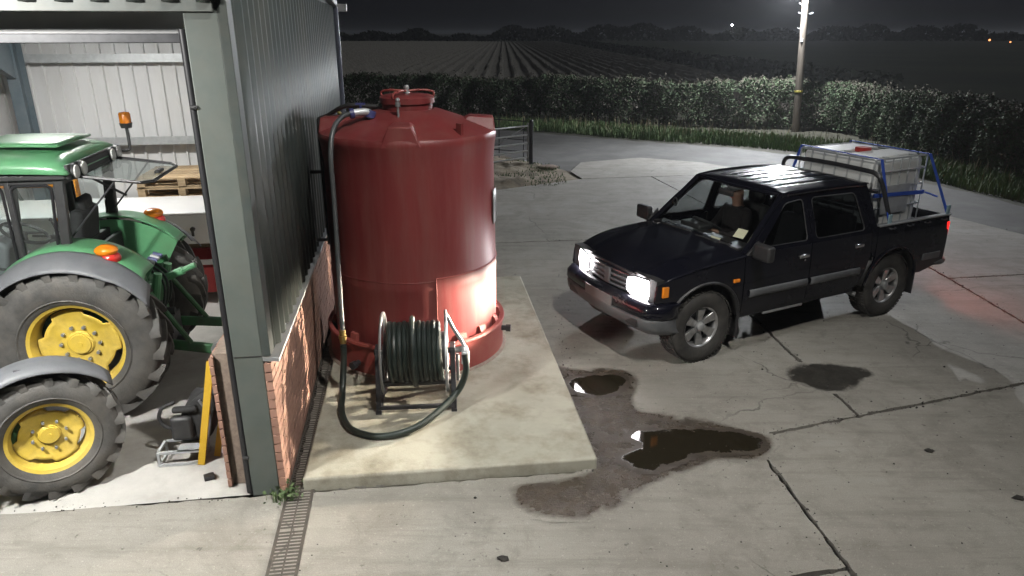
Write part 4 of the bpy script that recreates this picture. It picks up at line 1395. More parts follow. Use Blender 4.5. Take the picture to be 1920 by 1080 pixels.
# ---- sides
for s in (1, -1):
    # front wing with wheel arch
    top = [(x, hood_z(x) - .012) for x in (2.10, 2.0, 1.8, 1.6, 1.4, 1.2, 1.0)]
    poly = top + [(.985, .44), (FA - .475, .42)] + arc(FA, .40, .475, 178, 12, 16) + [(2.02, .60), (2.08, .64), (2.12, .75)]
    patch(poly, s, "front_wing", "paint_navy", truck)
    # doors
    fd = patch(rounded([(.975, .445), (.985, BELT - .01), (-.005, BELT - .01), (-.005, .445)], .02), s, "front_door", "paint_navy", truck, off=.002)
    rd = patch(rounded([(-.018, .445), (-.018, BELT - .01), (-1.02, BELT - .01), (-1.035, .86), (-.985, .66), (-.90, .50), (-.84, .445)], .02), s, "rear_door", "paint_navy", truck, off=.002)
    fo = [(.93, BELT - .012), (.34, 1.655), (-.005, 1.675), (-.005, BELT - .012)]
    fi = rounded([(.76, BELT + .035), (.325, 1.575), (.055, 1.598), (.055, BELT + .035)], .05)
    frame_ring(fo, fi, s, "window_frame", "paint_navy", fd)
    patch(fi, s, "door_window", "glass_truck", fd, off=-.014, thick=.0)
    ro = [(-.018, BELT - .012), (-.018, 1.675), (-.90, 1.655), (-1.02, BELT - .012)]
    ri = rounded([(-.085, BELT + .035), (-.085, 1.600), (-.80, 1.585), (-.90, BELT + .035)], .06)
    frame_ring(ro, ri, s, "window_frame", "paint_navy", rd)
    patch(ri, s, "door_window", "glass_truck", rd, off=-.014, thick=.0)
    tr_ = MB(); tr_.tube([(p[0], s * (SW(p[0], p[1]) - .004), p[1]) for p in ri], .007, 5, True); tr_.build("window_seal", "chrome" if False else "black_plastic", rd)
    tr_ = MB(); tr_.tube([(p[0], s * (SW(p[0], p[1]) - .004), p[1]) for p in fi], .007, 5, True); tr_.build("window_seal", "black_plastic", fd)
    # door handles
    for d, xx in ((fd, .11), (rd, -.80)):
        h = MB(); h.box((xx, s * (SW(xx, .99) + .012), .985), (.15, .028, .045)); h.build("handle", "chrome", d, bevel=.009)
    lk = MB(); lk.cyl((.09, s * SW(.09, .93), .935), (.09, s * (SW(.09, .93) + .01), .935), .013, n=10); lk.build("key_lock", "chrome", fd)
    # mouldings
    for d, x0, x1 in ((fd, .90, .02), (rd, -.04, -.86)):
        h = MB(); h.grid(lambda u, v: (x0 + (x1 - x0) * u, s * (SW(x0 + (x1 - x0) * u, .66) + .012 + .014 * math.sin(v * pi) ** .5), .625 + .085 * v), 10, 6, s < 0)
        h.build("side_moulding", "grey_plastic", d, solid=.012)
    # cab rear corner pillar
    patch([(-.905, 1.658), (-1.025, BELT), (-1.045, .86), (-1.10, .80), (-1.125, 1.0), (-1.12, BELT), (-1.03, 1.665)], s, "rear_pillar", "paint_navy", truck)
    # sill
    m = MB(); m.box((.06, s * .83, .415), (1.86, .05, .07)); m.build("sill", "paint_navy", truck, bevel=.012)
    m = MB(); m.box((.30, s * .845, .372), (.62, .02, .03)); m.build("sill_step", "galv_dull", truck, bevel=.004)
    # wheel arch lips and mudflaps
    for cx in (FA, RA):
        lipr = .476 if cx == FA else .472
        pts = [(p[0], s * (SW(p[0], p[1]) + .004), p[1]) for p in arc(cx, .40, lipr, 176, 6, 22)]
        m = MB(); m.tube(pts, .017, 6); m.build("arch_lip", "black_plastic" if cx == FA else "paint_navy", truck)
        lin = MB(); lin.grid(lambda u, v: (cx + .49 * math.cos(R(178 - 174 * u)), s * (.50 + .36 * v), .40 + .49 * math.sin(R(178 - 174 * u))), 20, 2, s > 0); lin.build("arch_liner", "black_plastic", truck, solid=.006)
        xf = cx - .50
        m = MB(); m.box((xf, s * .755, .30 if cx == FA else .33), (.012, .24, .30)); m.build("mudflap", "black_plastic", truck)
    # bed side
    bedtop = 1.165
    poly = [(-1.135, bedtop), (-1.135, .62), (-1.05, .42)] + arc(RA, .40, .46, 178, 2, 16)[::-1][:0]
    poly = [(-2.50, bedtop), (-1.135, bedtop), (-1.13, .80), (-1.07, .55)] + [p for p in arc(RA, .40, .47, 20, 172, 16)] + [(-2.08, .46), (-2.50, .56)]
    # outline goes: rail, front edge, over the arch, rear lower edge
    patch(poly, s, "bed_side", "paint_navy", truck)
    m = MB(); m.box((-1.82, s * .842, bedtop + .008), (1.36, .075, .022)); m.build("bed_rail", "galv_dull", truck, bevel=.006)
    m = MB(); m.box((-1.82, s * .755, .96), (1.35, .012, .40)); m.build("bed_inner_side", "paint_navy", truck)
    for xx in (-1.35, -1.68, -2.01, -2.34):
        m = MB(); m.tube([(xx - .05, s * .885, bedtop - .03), (xx - .04, s * .91, bedtop - .035), (xx + .04, s * .91, bedtop - .035), (xx + .05, s * .885, bedtop - .03)], .008, 6); m.build("rope_hook", "dark_steel", truck)
    m = MB(); m.box((-2.22, s * (SW(-2.1, .66) + .006), .665), (.34, .02, .085)); m.build("bed_moulding", "grey_plastic", truck, bevel=.006)
    # rear lamp
    m = MB(); m.box((-2.485, s * .825, .91), (.06, .10, .34)); m.build("tail_lamp", "tail_on" if True else "red_lens", truck, bevel=.012)
    # fuel flap
    if s < 0:
        m = MB(); m.cyl((-1.9, s * .885, .9), (-1.9, s * .892, .9), .085, n=20); m.build("fuel_flap", "paint_navy", truck)
    # wing indicator
    m = MB(); m.box((1.10, s * (SW(1.1, .86) + .006), .845), (.085, .022, .042)); m.build("side_indicator", "amber_lens", truck, bevel=.008)
    # door mirror
    m = MB(); m.box((.90, s * 1.03, 1.17), (.10, .24, .175)); mo = m.build("door_mirror", "black_plastic", truck, bevel=.03)
    mo.modifiers[0].segments = 4
    q = MB(); q.prism([(.98, s * .85, 1.10), (.80, s * .85, 1.10), (.82, s * .85, 1.25)], (0, s * .03, 0)); q.bar((.88, s * .86, 1.14), (.90, s * .98, 1.14), .06, .05); q.build("mirror_arm", "black_plastic", truck, bevel=.008)
    q = MB(); q.box((.848, s * 1.03, 1.17), (.004, .19, .13)); q.build("mirror_glass", "chrome", mo)

# ---- bonnet
def hood(u, v):
    x = .90 + 1.235 * u
    yy = -1 + 2 * v
    w = SW(x, 1.0) - .006
    edge = hood_z(x)
    crown = .060 * (1 - abs(yy) ** 3.2) * (1 - .35 * u)
    # soft swage lines
    crown += .010 * math.exp(-((abs(yy) - .62) / .06) ** 2)
    nose = -.045 * max(0, (u - .86) / .14) ** 2
    bow = -.06 * (abs(yy) ** 2) * max(0, (u - .6) / .4)
    return (x + bow, yy * w, edge + crown + nose)
MB().grid(hood, 36, 40, True).build("bonnet", "paint_navy", truck, smooth=60, solid=.012)
sc_ = MB(); sc_.box((.90, 0, 1.135), (.16, 1.46, .03)); sc_.build("scuttle", "black_plastic", truck, bevel=.01)
# ---- front end: core block, grille, lamps, bumper
m = MB(); m.box((1.70, 0, .72), (.80, 1.10, .42)); m.build("engine_block", "black_plastic", truck)
for z, (yw, xo) in ((.90, (.37, 2.135)), (.845, (.365, 2.145)), (.79, (.36, 2.150)), (.735, (.355, 2.150))):
    m = MB(); m.grid(lambda u, v: (xo - .03 * (2 * u - 1) ** 2 + .0 * v, (2 * u - 1) * yw, z + .022 * (v - .5)), 12, 1); m.build("grille_bar", "chrome" if z > .88 else "grey_plastic", truck, solid=.024)
m = MB(); m.box((2.10, 0, .82), (.03, .90, .24)); m.build("grille_backing", "black_plastic", truck)
m = MB(); m.box((2.155, 0, .82), (.03, .10, .17)); m.build("grille_emblem", "grey_plastic", truck, bevel=.02)
for s in (1, -1):
    def lens(u, v):
        yy = .37 + .43 * u
        x = 2.150 - .02 * u - .115 * u ** 2.4 + .012 * math.sin(v * pi)
        hh_ = .235 * (1 - .40 * abs(2 * u - 1) ** 3.2); z = .826 - .01 * u + hh_ * (v - .5)
        return (x, s * yy, z)
    hl = MB(); hl.grid(lens, 12, 8, s < 0); ho = hl.build("headlight", "headlight_on", truck, smooth=60, solid=.01)
    bz = MB()
    outl = [lens(k / 12, 0) for k in range(13)] + [lens(1, k / 8) for k in range(1, 9)] + [lens(1 - k / 12, 1) for k in range(1, 13)] + [lens(0, 1 - k / 8) for k in range(1, 8)]
    bz.tube(outl, .011, 5, True); bz.build("bezel", "grey_plastic", ho)
    ic = MB(); ic.box((2.005, s * .825, .84), (.08, .03, .12)); ic.build("corner_indicator", "amber_lens", truck, bevel=.01)
    hb = MB(); hb.box((2.05, s * .60, .83), (.10, .38, .26)); hb.build("lamp_bowl", "black_plastic", truck)
def bump(prof, name, mat, yw, ret):
    # bumper skin: profile (x offset, z) swept round the front in plan
    path = []
    for k in range(33):
        t = -1 + 2 * k / 32
        if abs(t) < .72:
            path.append((2.235 - .055 * (t / .72) ** 2, t / .72 * yw * .86))
        else:
            q = (abs(t) - .72) / .28
            path.append((2.18 - .07 * q - ret * q ** 1.6, math.copysign(yw * (.86 + .14 * min(1, q * 1.6)), t)))
    mb = MB()
    def fn(u, v):
        i = min(int(round(u * 32)), 32)
        x, y = path[i]
        k = v * (len(prof) - 1)
        j = min(int(k), len(prof) - 2)
        f = k - j
        dx = prof[j][0] * (1 - f) + prof[j + 1][0] * f
        z = prof[j][1] * (1 - f) + prof[j + 1][1] * f
        sc = 1 + dx * .25
        return (x + dx, y * sc, z)
    mb.grid(fn, 32, len(prof) - 1)
    return mb.build(name, mat, truck, smooth=45, solid=.01)
bump([(-.10, .715), (-.02, .705), (.03, .66), (.035, .58), (.02, .555)], "front_bumper", "paint_navy", .885, .26)
bump([(.02, .552), (.03, .53), (.015, .44), (-.03, .385), (-.10, .36)], "bumper_apron", "grey_plastic", .875, .25)
for s in (1, -1):
    m = MB(); m.box((2.21, s * .57, .475), (.05, .20, .09)); m.build("fog_recess", "black_plastic", truck, bevel=.01)
m = MB(); m.box((2.272, 0, .60), (.012, .52, .112)); m.build("front_plate", "plate", truck)

# ---- roof, screen, pillars, cab back
def roof(u, v):
    x = .345 - 1.39 * u
    yy = -1 + 2 * v
    w = SW(x, 1.66) + .012
    z = 1.672 + .055 * (1 - abs(yy) ** 3) * (math.sin(min(1, u * 4) * pi / 2) * math.sin(min(1, (1 - u) * 5) * pi / 2)) ** .6
    if .10 < u < .92:
        for r in (-.66, -.40, -.13, .13, .40, .66):
            z -= .012 * math.exp(-((yy - r) / .022) ** 2)
    return (x + .045 * (1 - yy * yy) * (1 - u), yy * w, z)
MB().grid(roof, 30, 96).build("roof", "paint_navy", truck, smooth=60, solid=.012)
def screen(u, v):
    yy = -1 + 2 * v
    x = .93 - .585 * u + .075 * (1 - yy * yy)
    z = 1.135 + .535 * u
    return (x, yy * (.765 - .125 * u), z)
MB().grid(screen, 8, 16).build("windscreen", "glass_screen", truck, smooth=60)
for s in (1, -1):
    pts = [(.955, s * .80, 1.10), (.75, s * .757, 1.30), (.55, s * .712, 1.48), (.365, s * .672, 1.655)]
    m = MB(); m.tube(smoothpath(pts, 4), .034, 8); m.build("screen_pillar", "paint_navy", truck)
    m = MB(); m.tube(smoothpath([(.36, s * .672, 1.66), (0, s * .70, 1.68), (-.6, s * .70, 1.68), (-1.0, s * .685, 1.66)], 4), .026, 8); m.build("roof_gutter", "paint_navy", truck)
m = MB(); m.tube([(.372 + .07 * (1 - (k / 8 - 1) ** 2), -.66 + 1.32 * k / 16, 1.668) for k in range(17)], .022, 8); m.build("screen_header", "paint_navy", truck)
bk = MB()
bk.box((-1.10, 0, .98), (.03, 1.66, .34)); bk.build("cab_back", "paint_navy", truck)
bk = MB(); bk.add([(-1.105, -.80, 1.14), (-1.105, .80, 1.14), (-1.03, .68, 1.66), (-1.03, -.68, 1.66)], [(0, 1, 2, 3)]); bk.build("rear_window", "glass_truck", truck)
m = MB(); m.box((0, 0, .48), (2.0, 1.60, .05)); m.build("cab_floor", "black_plastic", truck)
m = MB(); m.box((-.15, 0, .36), (4.45, .70, .12)); m.build("chassis", "dark_steel", truck)
m = MB(); m.cyl((RA, -.7, .38), (RA, .7, .38), .06, n=10); m.sphere((RA, 0, .38), .15, 12, 8); m.build("rear_axle", "dark_steel", truck)
m = MB(); m.cyl((FA, -.7, .38), (FA, .7, .38), .05, n=10); m.build("front_axle", "dark_steel", truck)
m = MB(); m.tube(smoothpath([(-.6, .45, .34), (-.9, .62, .33), (-1.0, .80, .31)], 4), .03, 8); m.build("exhaust", "galv_dull", truck)
# dashboard, wheel, seats, wipers, mirror, stickers
m = MB(); m.prism([(.93, -.74, 1.11), (.60, -.74, 1.10), (.52, -.74, 1.0), (.55, -.74, .75), (.93, -.74, .75)], (0, 1.48, 0)); m.build("dashboard", "black_plastic", truck, bevel=.02)
m = MB(); m.box((.60, -.37, 1.12), (.22, .36, .07)); m.build("instrument_hood", "black_plastic", truck, bevel=.02)
m = MB(); c = Vector((.42, -.37, 1.10)); ax = Vector((-.5, 0, .86)).normalized(); u_ = Vector((0, 1, 0)); w_ = ax.cross(u_)
m.tube([c + (u_ * math.cos(2 * pi * k / 28) + w_ * math.sin(2 * pi * k / 28)) * .19 for k in range(28)], .016, 6, True)
for a in (0, 2.1, 4.2): m.cyl(c, c + (u_ * math.cos(a) + w_ * math.sin(a)) * .19, .014, n=6)
m.cyl(c - ax * .02, c + ax * .02, .05, n=10); m.cyl(c, c + Vector((.2, 0, -.14)), .03, n=8); m.build("steering_wheel", "black_plastic", truck)
for yy in (-.37, .37):
    m = MB(); m.box((-.02, yy, .68), (.52, .48, .16)); m.box((-.28, yy, 1.0), (.14, .48, .62), Matrix.Rotation(R(-14), 3, 'Y')); m.box((-.37, yy, 1.38), (.10, .26, .18)); m.build("seat", "seat_black", truck, bevel=.05)
m = MB(); m.box((-.75, 0, .68), (.45, 1.3, .16)); m.box((-.98, 0, 1.0), (.12, 1.3, .55)); m.build("rear_bench", "seat_black", truck, bevel=.05)
for y0 in (.62, -.02):
    m = MB(); m.tube([(.975, y0, 1.145), (.985, y0 - .02, 1.165), (.985 + .03, y0 - .3, 1.158), (.98 + .04, y0 - .52, 1.155)], .009, 6); m.build("wiper", "black_plastic", truck)
m = MB(); m.box((.50, -.02, 1.575), (.03, .22, .065)); m.cyl((.50, -.02, 1.60), (.47, -.02, 1.66), .01, n=6); m.build("interior_mirror", "black_plastic", truck, bevel=.012)
m = MB(); m.tube([(.72, -.655 + .035 * math.cos(a), 1.36 + .05 * math.sin(a)) for a in [2 * pi * k / 16 for k in range(16)]], .009, 5, True); m.build("grab_handle", "black_plastic", truck)
u0, v0 = .16, .90
a = [screen(u0 + du, v0 + dv) for du, dv in ((0, -.045), (0, .045), (.15, .045), (.15, -.045))]
m = MB(); m.add([(p[0] - .006, p[1], p[2]) for p in a], [(0, 1, 2, 3)]); m.build("screen_sticker", "sticker", truck)
a = [screen(.05 + du, .73 + dv) for du, dv in ((0, -.045), (0, .045), (.03, .045), (.03, -.045))]
m = MB(); m.add([(p[0] - .006, p[1], p[2]) for p in a], [(0, 1, 2, 3)]); m.build("vehicle_tag", "sticker", truck)
# bed floor, bulkhead, tailgate, rear bumper
m = MB(); m.box((-1.81, 0, .755), (1.35, 1.52, .03)); m.build("bed_floor", "dark_steel", truck)
m = MB(); m.box((-1.148, 0, .95), (.02, 1.52, .40)); m.build("bed_bulkhead", "paint_navy", truck)
m = MB(); m.box((-2.48, 0, .90), (.04, 1.54, .52)); m.build("tailgate", "paint_navy", truck, bevel=.01)
m = MB(); m.tube(smoothpath([(-2.33, .83, .55), (-2.50, .84, .54), (-2.60, .78, .54), (-2.62, .5, .54), (-2.62, 0, .54), (-2.62, -.5, .54), (-2.60, -.78, .54), (-2.50, -.84, .54), (-2.33, -.83, .55)], 4), .05, 8); m.build("rear_bumper", "grey_plastic", truck)
# roll bar behind the cab
m = MB(); m.tube(smoothpath([(-1.42, .80, 1.17), (-1.30, .79, 1.42), (-1.20, .76, 1.66), (-1.175, .68, 1.765), (-1.17, .5, 1.79), (-1.17, 0, 1.80), (-1.17, -.5, 1.79), (-1.175, -.68, 1.765), (-1.20, -.76, 1.66), (-1.30, -.79, 1.42), (-1.42, -.80, 1.17)], 6), .027, 10); m.build("roll_bar", "dark_steel", truck)
m = MB(); m.cyl((-1.20, -.72, 1.55), (-1.20, .72, 1.55), .018, n=8); m.build("roll_bar_rail", "dark_steel", truck)

# ---- wheels
def truck_wheel():
    tw = .25
    tp = [(.225, -tw / 2 + .03), (.255, -tw / 2 + .005), (.33, -tw / 2), (.380, -tw / 2 + .012), (WR - .004, -tw / 2 + .04), (WR, -tw / 2 + .07), (WR, tw / 2 - .07), (WR - .004, tw / 2 - .04), (.380, tw / 2 - .012), (.33, tw / 2), (.255, tw / 2 - .005), (.225, tw / 2 - .03)]
    M = Matrix.Rotation(-pi / 2, 4, 'X')      # lathe axis z -> +y
    ty = MB(); ty.lathe(tp, 64, M)
    for k in range(56):        # tread blocks
        a = 2 * pi * k / 56
        for j, yy in enumerate((-.085, -.03, .03, .085)):
            an = a + (.03 if j % 2 else 0)
            ty.box((math.cos(an) * (WR + .001), yy, math.sin(an) * (WR + .001)), (.014, .044, .029), Matrix.Rotation(-an, 3, 'Y'))
    tyme = ty.mesh("wheel", "tyre_truck", 40)
    rp = [(.0, .075), (.055, .078), (.06, .07), (.205, .02)]
    rim = MB()
    rim.lathe([(.226, -.10), (.21, -.095), (.202, -.02), (.206, .07), (.225, .098), (.232, .10), (.234, .092), (.228, .085)], 48, M)
    rimme = rim.mesh("rim", "alloy", 40)
    disc = MB(); disc.lathe([(.0, -.01), (.205, -.01)], 32, M)
    discme = disc.mesh("brake_disc", "dark_steel", 40)
    sp = MB()
    sp.add([(.045, .062, -.030), (.21, .088, -.056), (.21, .088, .056), (.045, .062, .030), (.045, .02, -.030), (.21, .05, -.048), (.21, .05, .048), (.045, .02, .030)],
           [(0, 3, 2, 1), (4, 5, 6, 7), (0, 1, 5, 4), (1, 2, 6, 5), (2, 3, 7, 6), (3, 0, 4, 7)])
    spme = sp.mesh("spoke", "alloy", 40)
    hb = MB(); hb.lathe([(.0, .112), (.03, .112), (.045, .10), (.05, .07), (.072, .066), (.075, .02)], 24, M)
    hbme = hb.mesh("hub_cap", "galv_dull", 40)
    return tyme, rimme, discme, spme, hbme
TW = truck_wheel()
for ch_ in truck.children:      # body rides a little higher on its springs
    ch_.location.z += .045
for cx in (FA, RA):
    for s in (1, -1):
        w = link("wheel", TW[0], truck)
        w.location = (cx, s * .745, WR)
        w.rotation_euler = (0, 0, 0 if s > 0 else pi)
        link("rim", TW[1], w); link("brake_disc", TW[2], w); link("hub_cap", TW[4], w)
        for k in range(6):
            o = link("spoke", TW[3], w, bevel=.008)
            o.rotation_euler = (0, 2 * pi * k / 6 + .52, 0)

# ---- headlight beams and tail glow (the lamps' own light)
for s in (1, -1):
    d = TRM.to_3x3() @ Vector((1, s * .02, -.085))
    p = TRM @ Vector((2.22, s * .60, .87))
    lamp("headlight_beam", 'SPOT', p, 1700, (1.0, .87, .70), d, spot_size=R(84), spot_blend=.55, shadow_soft_size=.05).scale = (1, .31, 1)
for s in (1,-1):
    lamp("tail_glow", 'SPOT', TRM @ Vector((-2.56, s * .83, .94)), 26, (1.0, .16, .10), TRM.to_3x3() @ Vector((-1, s*.5, -.45)), spot_size=R(150), spot_blend=.6, shadow_soft_size=.05)

# ================================================================== DRIVER
drv = thing("person", "person in dark jacket and grey cap driving the pickup", "person", TRM @ Vector((.06, -.37, .735)), TRR)
def skin_body(name, verts, edges, rad, mats, parent, root=0, matfn=None, sub=2):
    me = bpy.data.meshes.new(name)
    me.from_pydata(verts, edges, [])
    for m in mats: me.materials.append(MATS[m])
    o = link(name, me, parent)
    sk = o.modifiers.new("skin", 'SKIN')
    sk.use_smooth_shade = True
    for i, r in enumerate(rad):
        d = me.skin_vertices[0].data[i]
        d.radius = r if isinstance(r, tuple) else (r, r)
        d.use_root = (i == root)
    sb = o.modifiers.new("sub", 'SUBSURF'); sb.levels = sub; sb.render_levels = sub
    dg = bpy.context.evaluated_depsgraph_get()
    ev = bpy.data.meshes.new_from_object(o.evaluated_get(dg))
    bpy.data.objects.remove(o)
    if matfn:
        ev.materials.clear()
        for m in mats: ev.materials.append(MATS[m])
        for p in ev.polygons:
            p.material_index = matfn(p.center)
    ev.name = name
    return link(name, ev, parent)
V = [(-.06, 0, .06), (-.10, 0, .25), (-.13, 0, .45), (-.13, 0, .56), (-.11, 0, .65), (-.09, 0, .74), (-.07, 0, .83),          # pelvis..head
     (-.12, .19, .53), (-.02, .26, .33), (.20, .20, .28), (.36, .14, .36), (.42, .11, .39),                                        # left arm to the wheel
     (-.12, -.19, .53), (-.02, -.26, .33), (.20, -.20, .28), (.36, -.14, .36), (.42, -.11, .39),
     (.10, .10, .06), (.46, .13, .10), (.58, .13, -.22), (.10, -.10, .06), (.46, -.13, .10), (.58, -.13, -.22), (.66, .13, -.27), (.66, -.13, -.27)]
E_ = [(0, 1), (1, 2), (2, 3), (3, 4), (4, 5), (5, 6), (2, 7), (7, 8), (8, 9), (9, 10), (10, 11), (2, 12), (12, 13), (13, 14), (14, 15), (15, 16), (0, 17), (17, 18), (18, 19), (0, 20), (20, 21), (21, 22), (19, 23), (22, 24)]
RD = [(.15, .13), (.15, .12), (.16, .12), (.09, .09), .06, (.085, .10), (.08, .095), .075, .055, .045, .032, .026, .075, .055, .045, .032, .026, .09, .07, .05, .09, .07, .05, .04, .04]
def mf(c):
    if c.z > .60: return 1
    if c.x > .33 and c.z > .2: return 1
    return 0
body = skin_body("body", V, E_, RD, ["jacket_dark", "skin"], drv, 0, mf)
for s in (1, -1):       # fingers closing on the rim
    for k in range(4):
        f = MB(); b = Vector((.42, s * .11 + s * (.02 - .014 * k), .39)); ln_ = (.05, .058, .055, .045)[k]
        f.tube(smoothpath([b, b + Vector((ln_ * .7, s * .015, .018)), b + Vector((ln_, s * .02, -.008)), b + Vector((ln_ * .75, s * .018, -.03))], 3), [.010] * 7 + [.009] * 2 + [.008], 6) if False else f.tube(smoothpath([b, b + Vector((ln_ * .7, s * .015, .018)), b + Vector((ln_, s * .02, -.008)), b + Vector((ln_ * .75, s * .018, -.03))], 3), .009, 6)
        f.build("finger", "skin", body)
    f = MB(); b = Vector((.40, s * .09, .40)); f.tube(smoothpath([b, b + Vector((.02, -s * .025, .02)), b + Vector((.045, -s * .03, .015))], 3), .010, 6); f.build("thumb", "skin", body)
f = MB(); f.tube([(.0, 0, .80), (.022, 0, .765), (.002, 0, .755)], .013, 6); f.build("nose", "skin", body)
for s in (1, -1):
    f = MB(); f.sphere((-.004, s * .034, .795), (.010, .014, .008), 8, 6); f.build("eye", "black_plastic", body)
    f = MB(); f.sphere((-.09, s * .088, .775), (.02, .01, .03), 8, 6); f.build("ear", "skin", body)
f = MB(); f.box((.0, 0, .715), (.008, .05, .008)); f.build("mouth", "cap_red", body)
cp = MB(); cp.lathe([(.100, .0), (.104, .03), (.09, .075), (.05, .10), (0, .108)], 20, Matrix.Translation((-.08, 0, .825)))
cp.grid(lambda u, v: (-.06 + .20 * math.cos((v - .5) * 1.7) * (.45 + .55 * u), .11 * math.sin((v - .5) * 2.4) * (1 - .12 * u), .828 - .012 * u), 4, 10)
cp.build("cap", "cap_grey", drv, solid=.004)

# ================================================================== IBC CONTAINER on the truck bed
IM = TRM @ Matrix.Translation((-1.84, -.05, .82))
ibc = thing("bulk_container", "white plastic bulk liquid container in wire cage on pickup bed", "container", IM.translation, TRR)
LX, LY, LZ = .98, 1.14, 1.04
m = MB(); m.box((0, 0, .06), (LX + .02, LY + .04, .03)); 
m.build("base_plate", "galv_dull", ibc)
for xx in (-.42, 0, .42):
    m = MB(); m.box((xx, 0, .022), (.12, LY, .044)); m.build("pallet_foot", "galv_dull", ibc)
m = MB(); m.box((0, 0, .075 + LZ / 2), (LX - .035, LY - .035, LZ)); bo = m.build("bottle", "ibc_white", ibc, bevel=.075)
bo.modifiers[0].segments = 5
for yy in (-.28, .28):
    m = MB(); m.box((0, yy, .08 + LZ + .0), (LX - .16, .40, .03)); m.build("top_pad", "ibc_white", ibc, bevel=.014)
m = MB(); m.cyl((0, 0, LZ + .04), (0, 0, LZ + .13), .10, n=24); m.build("filler_cap", "cap_red", ibc, bevel=.01)
m = MB(); m.box((.03, LY / 2 + .012, .60), (.52, .008, .36)); m.build("label_panel", "galvanised", ibc)
hx, hy = LX / 2, LY / 2
m0 = MB(); m0.cyl((0, 0, .07), (0, 0, .08 + LZ), .009, n=6); vme = m0.mesh("upright_bar", "galvanised")
for k in range(7):
    for s in (1, -1):
        o = link("upright_bar", vme, ibc); o.location = (s * hx, -hy + LY * k / 6, 0)
for k in range(1, 6):
    for s in (1, -1):
        if s > 0 and k in (2, 3, 4): 
            pass
        o = link("upright_bar", vme, ibc); o.location = (-hx + LX * k / 6, s * hy, 0)
for z in (.10, .28, .50, .76, .96, 1.12):
    pts = rounded([(-hx, -hy), (hx, -hy), (hx, hy), (-hx, hy)], .06)
    m = MB(); m.tube([(p[0] * 1.012, p[1] * 1.012, z) for p in pts], .011, 6, True); m.build("hoop_bar", "galvanised", ibc)
for xx in (-.25, .25):
    m = MB(); m.cyl((xx, -hy, LZ + .085), (xx, hy, LZ + .085), .010, n=6); m.build("top_bar", "galvanised", ibc)

# ---- blue ratchet straps holding it
def strap(label, pts, w=.05, mat="strap_blue"):
    t = thing("ratchet_strap", label, "strap", TRM @ Vector(pts[0]), TRR, "blue straps over the white container")
    O = Vector(pts[0])
    m = MB()
    for i in range(len(pts) - 1):
        a, b = Vector(pts[i]) - O, Vector(pts[i + 1]) - O
        d = (b - a).normalized()
        up = Vector((1, 0, 0)) if abs(d.x) < .6 else Vector((0, 0, 1))
        wv = (up - d * up.dot(d)).normalized() * w / 2
        nv = d.cross(wv).normalized() * .0025
        m.add([a - wv + nv, b - wv + nv, b + wv + nv, a + wv + nv, a - wv - nv, b - wv - nv, b + wv - nv, a + wv - nv], [(0, 1, 2, 3), (7, 6, 5, 4), (0, 4, 5, 1), (1, 5, 6, 2), (2, 6, 7, 3), (3, 7, 4, 0)])
    m.build("webbing", mat, t, smooth=0)
    return t
zt = .82 + .08 + LZ + .03
s1 = strap("blue strap over the front edge of the white container near the cab", [(-1.33, .86, 1.215), (-1.40, .56, zt - .02), (-1.40, -.66, zt), (-1.33, -.86, 1.17)])
s2 = strap("blue strap over the rear edge of the white container near the tailgate", [(-2.43, .87, 1.215), (-2.34, .545, zt - .02), (-2.34, -.64, zt), (-2.43, -.86, 1.17)])
s3 = strap("blue strap running level round the side of the white container", [(-1.37, -.66, 1.50), (-1.365, .545, 1.50), (-2.36, .545, 1.46), (-2.42, .70, 1.42)], .05)
for t, p in ((s1, (-1.33, .86, 1.17)), (s2, (-2.50, .87, 1.17))):
    q = MB(); q.box((0, -.008, .06), (.06, .02, .13)); q.build("ratchet", "strap_pale", t, bevel=.006)
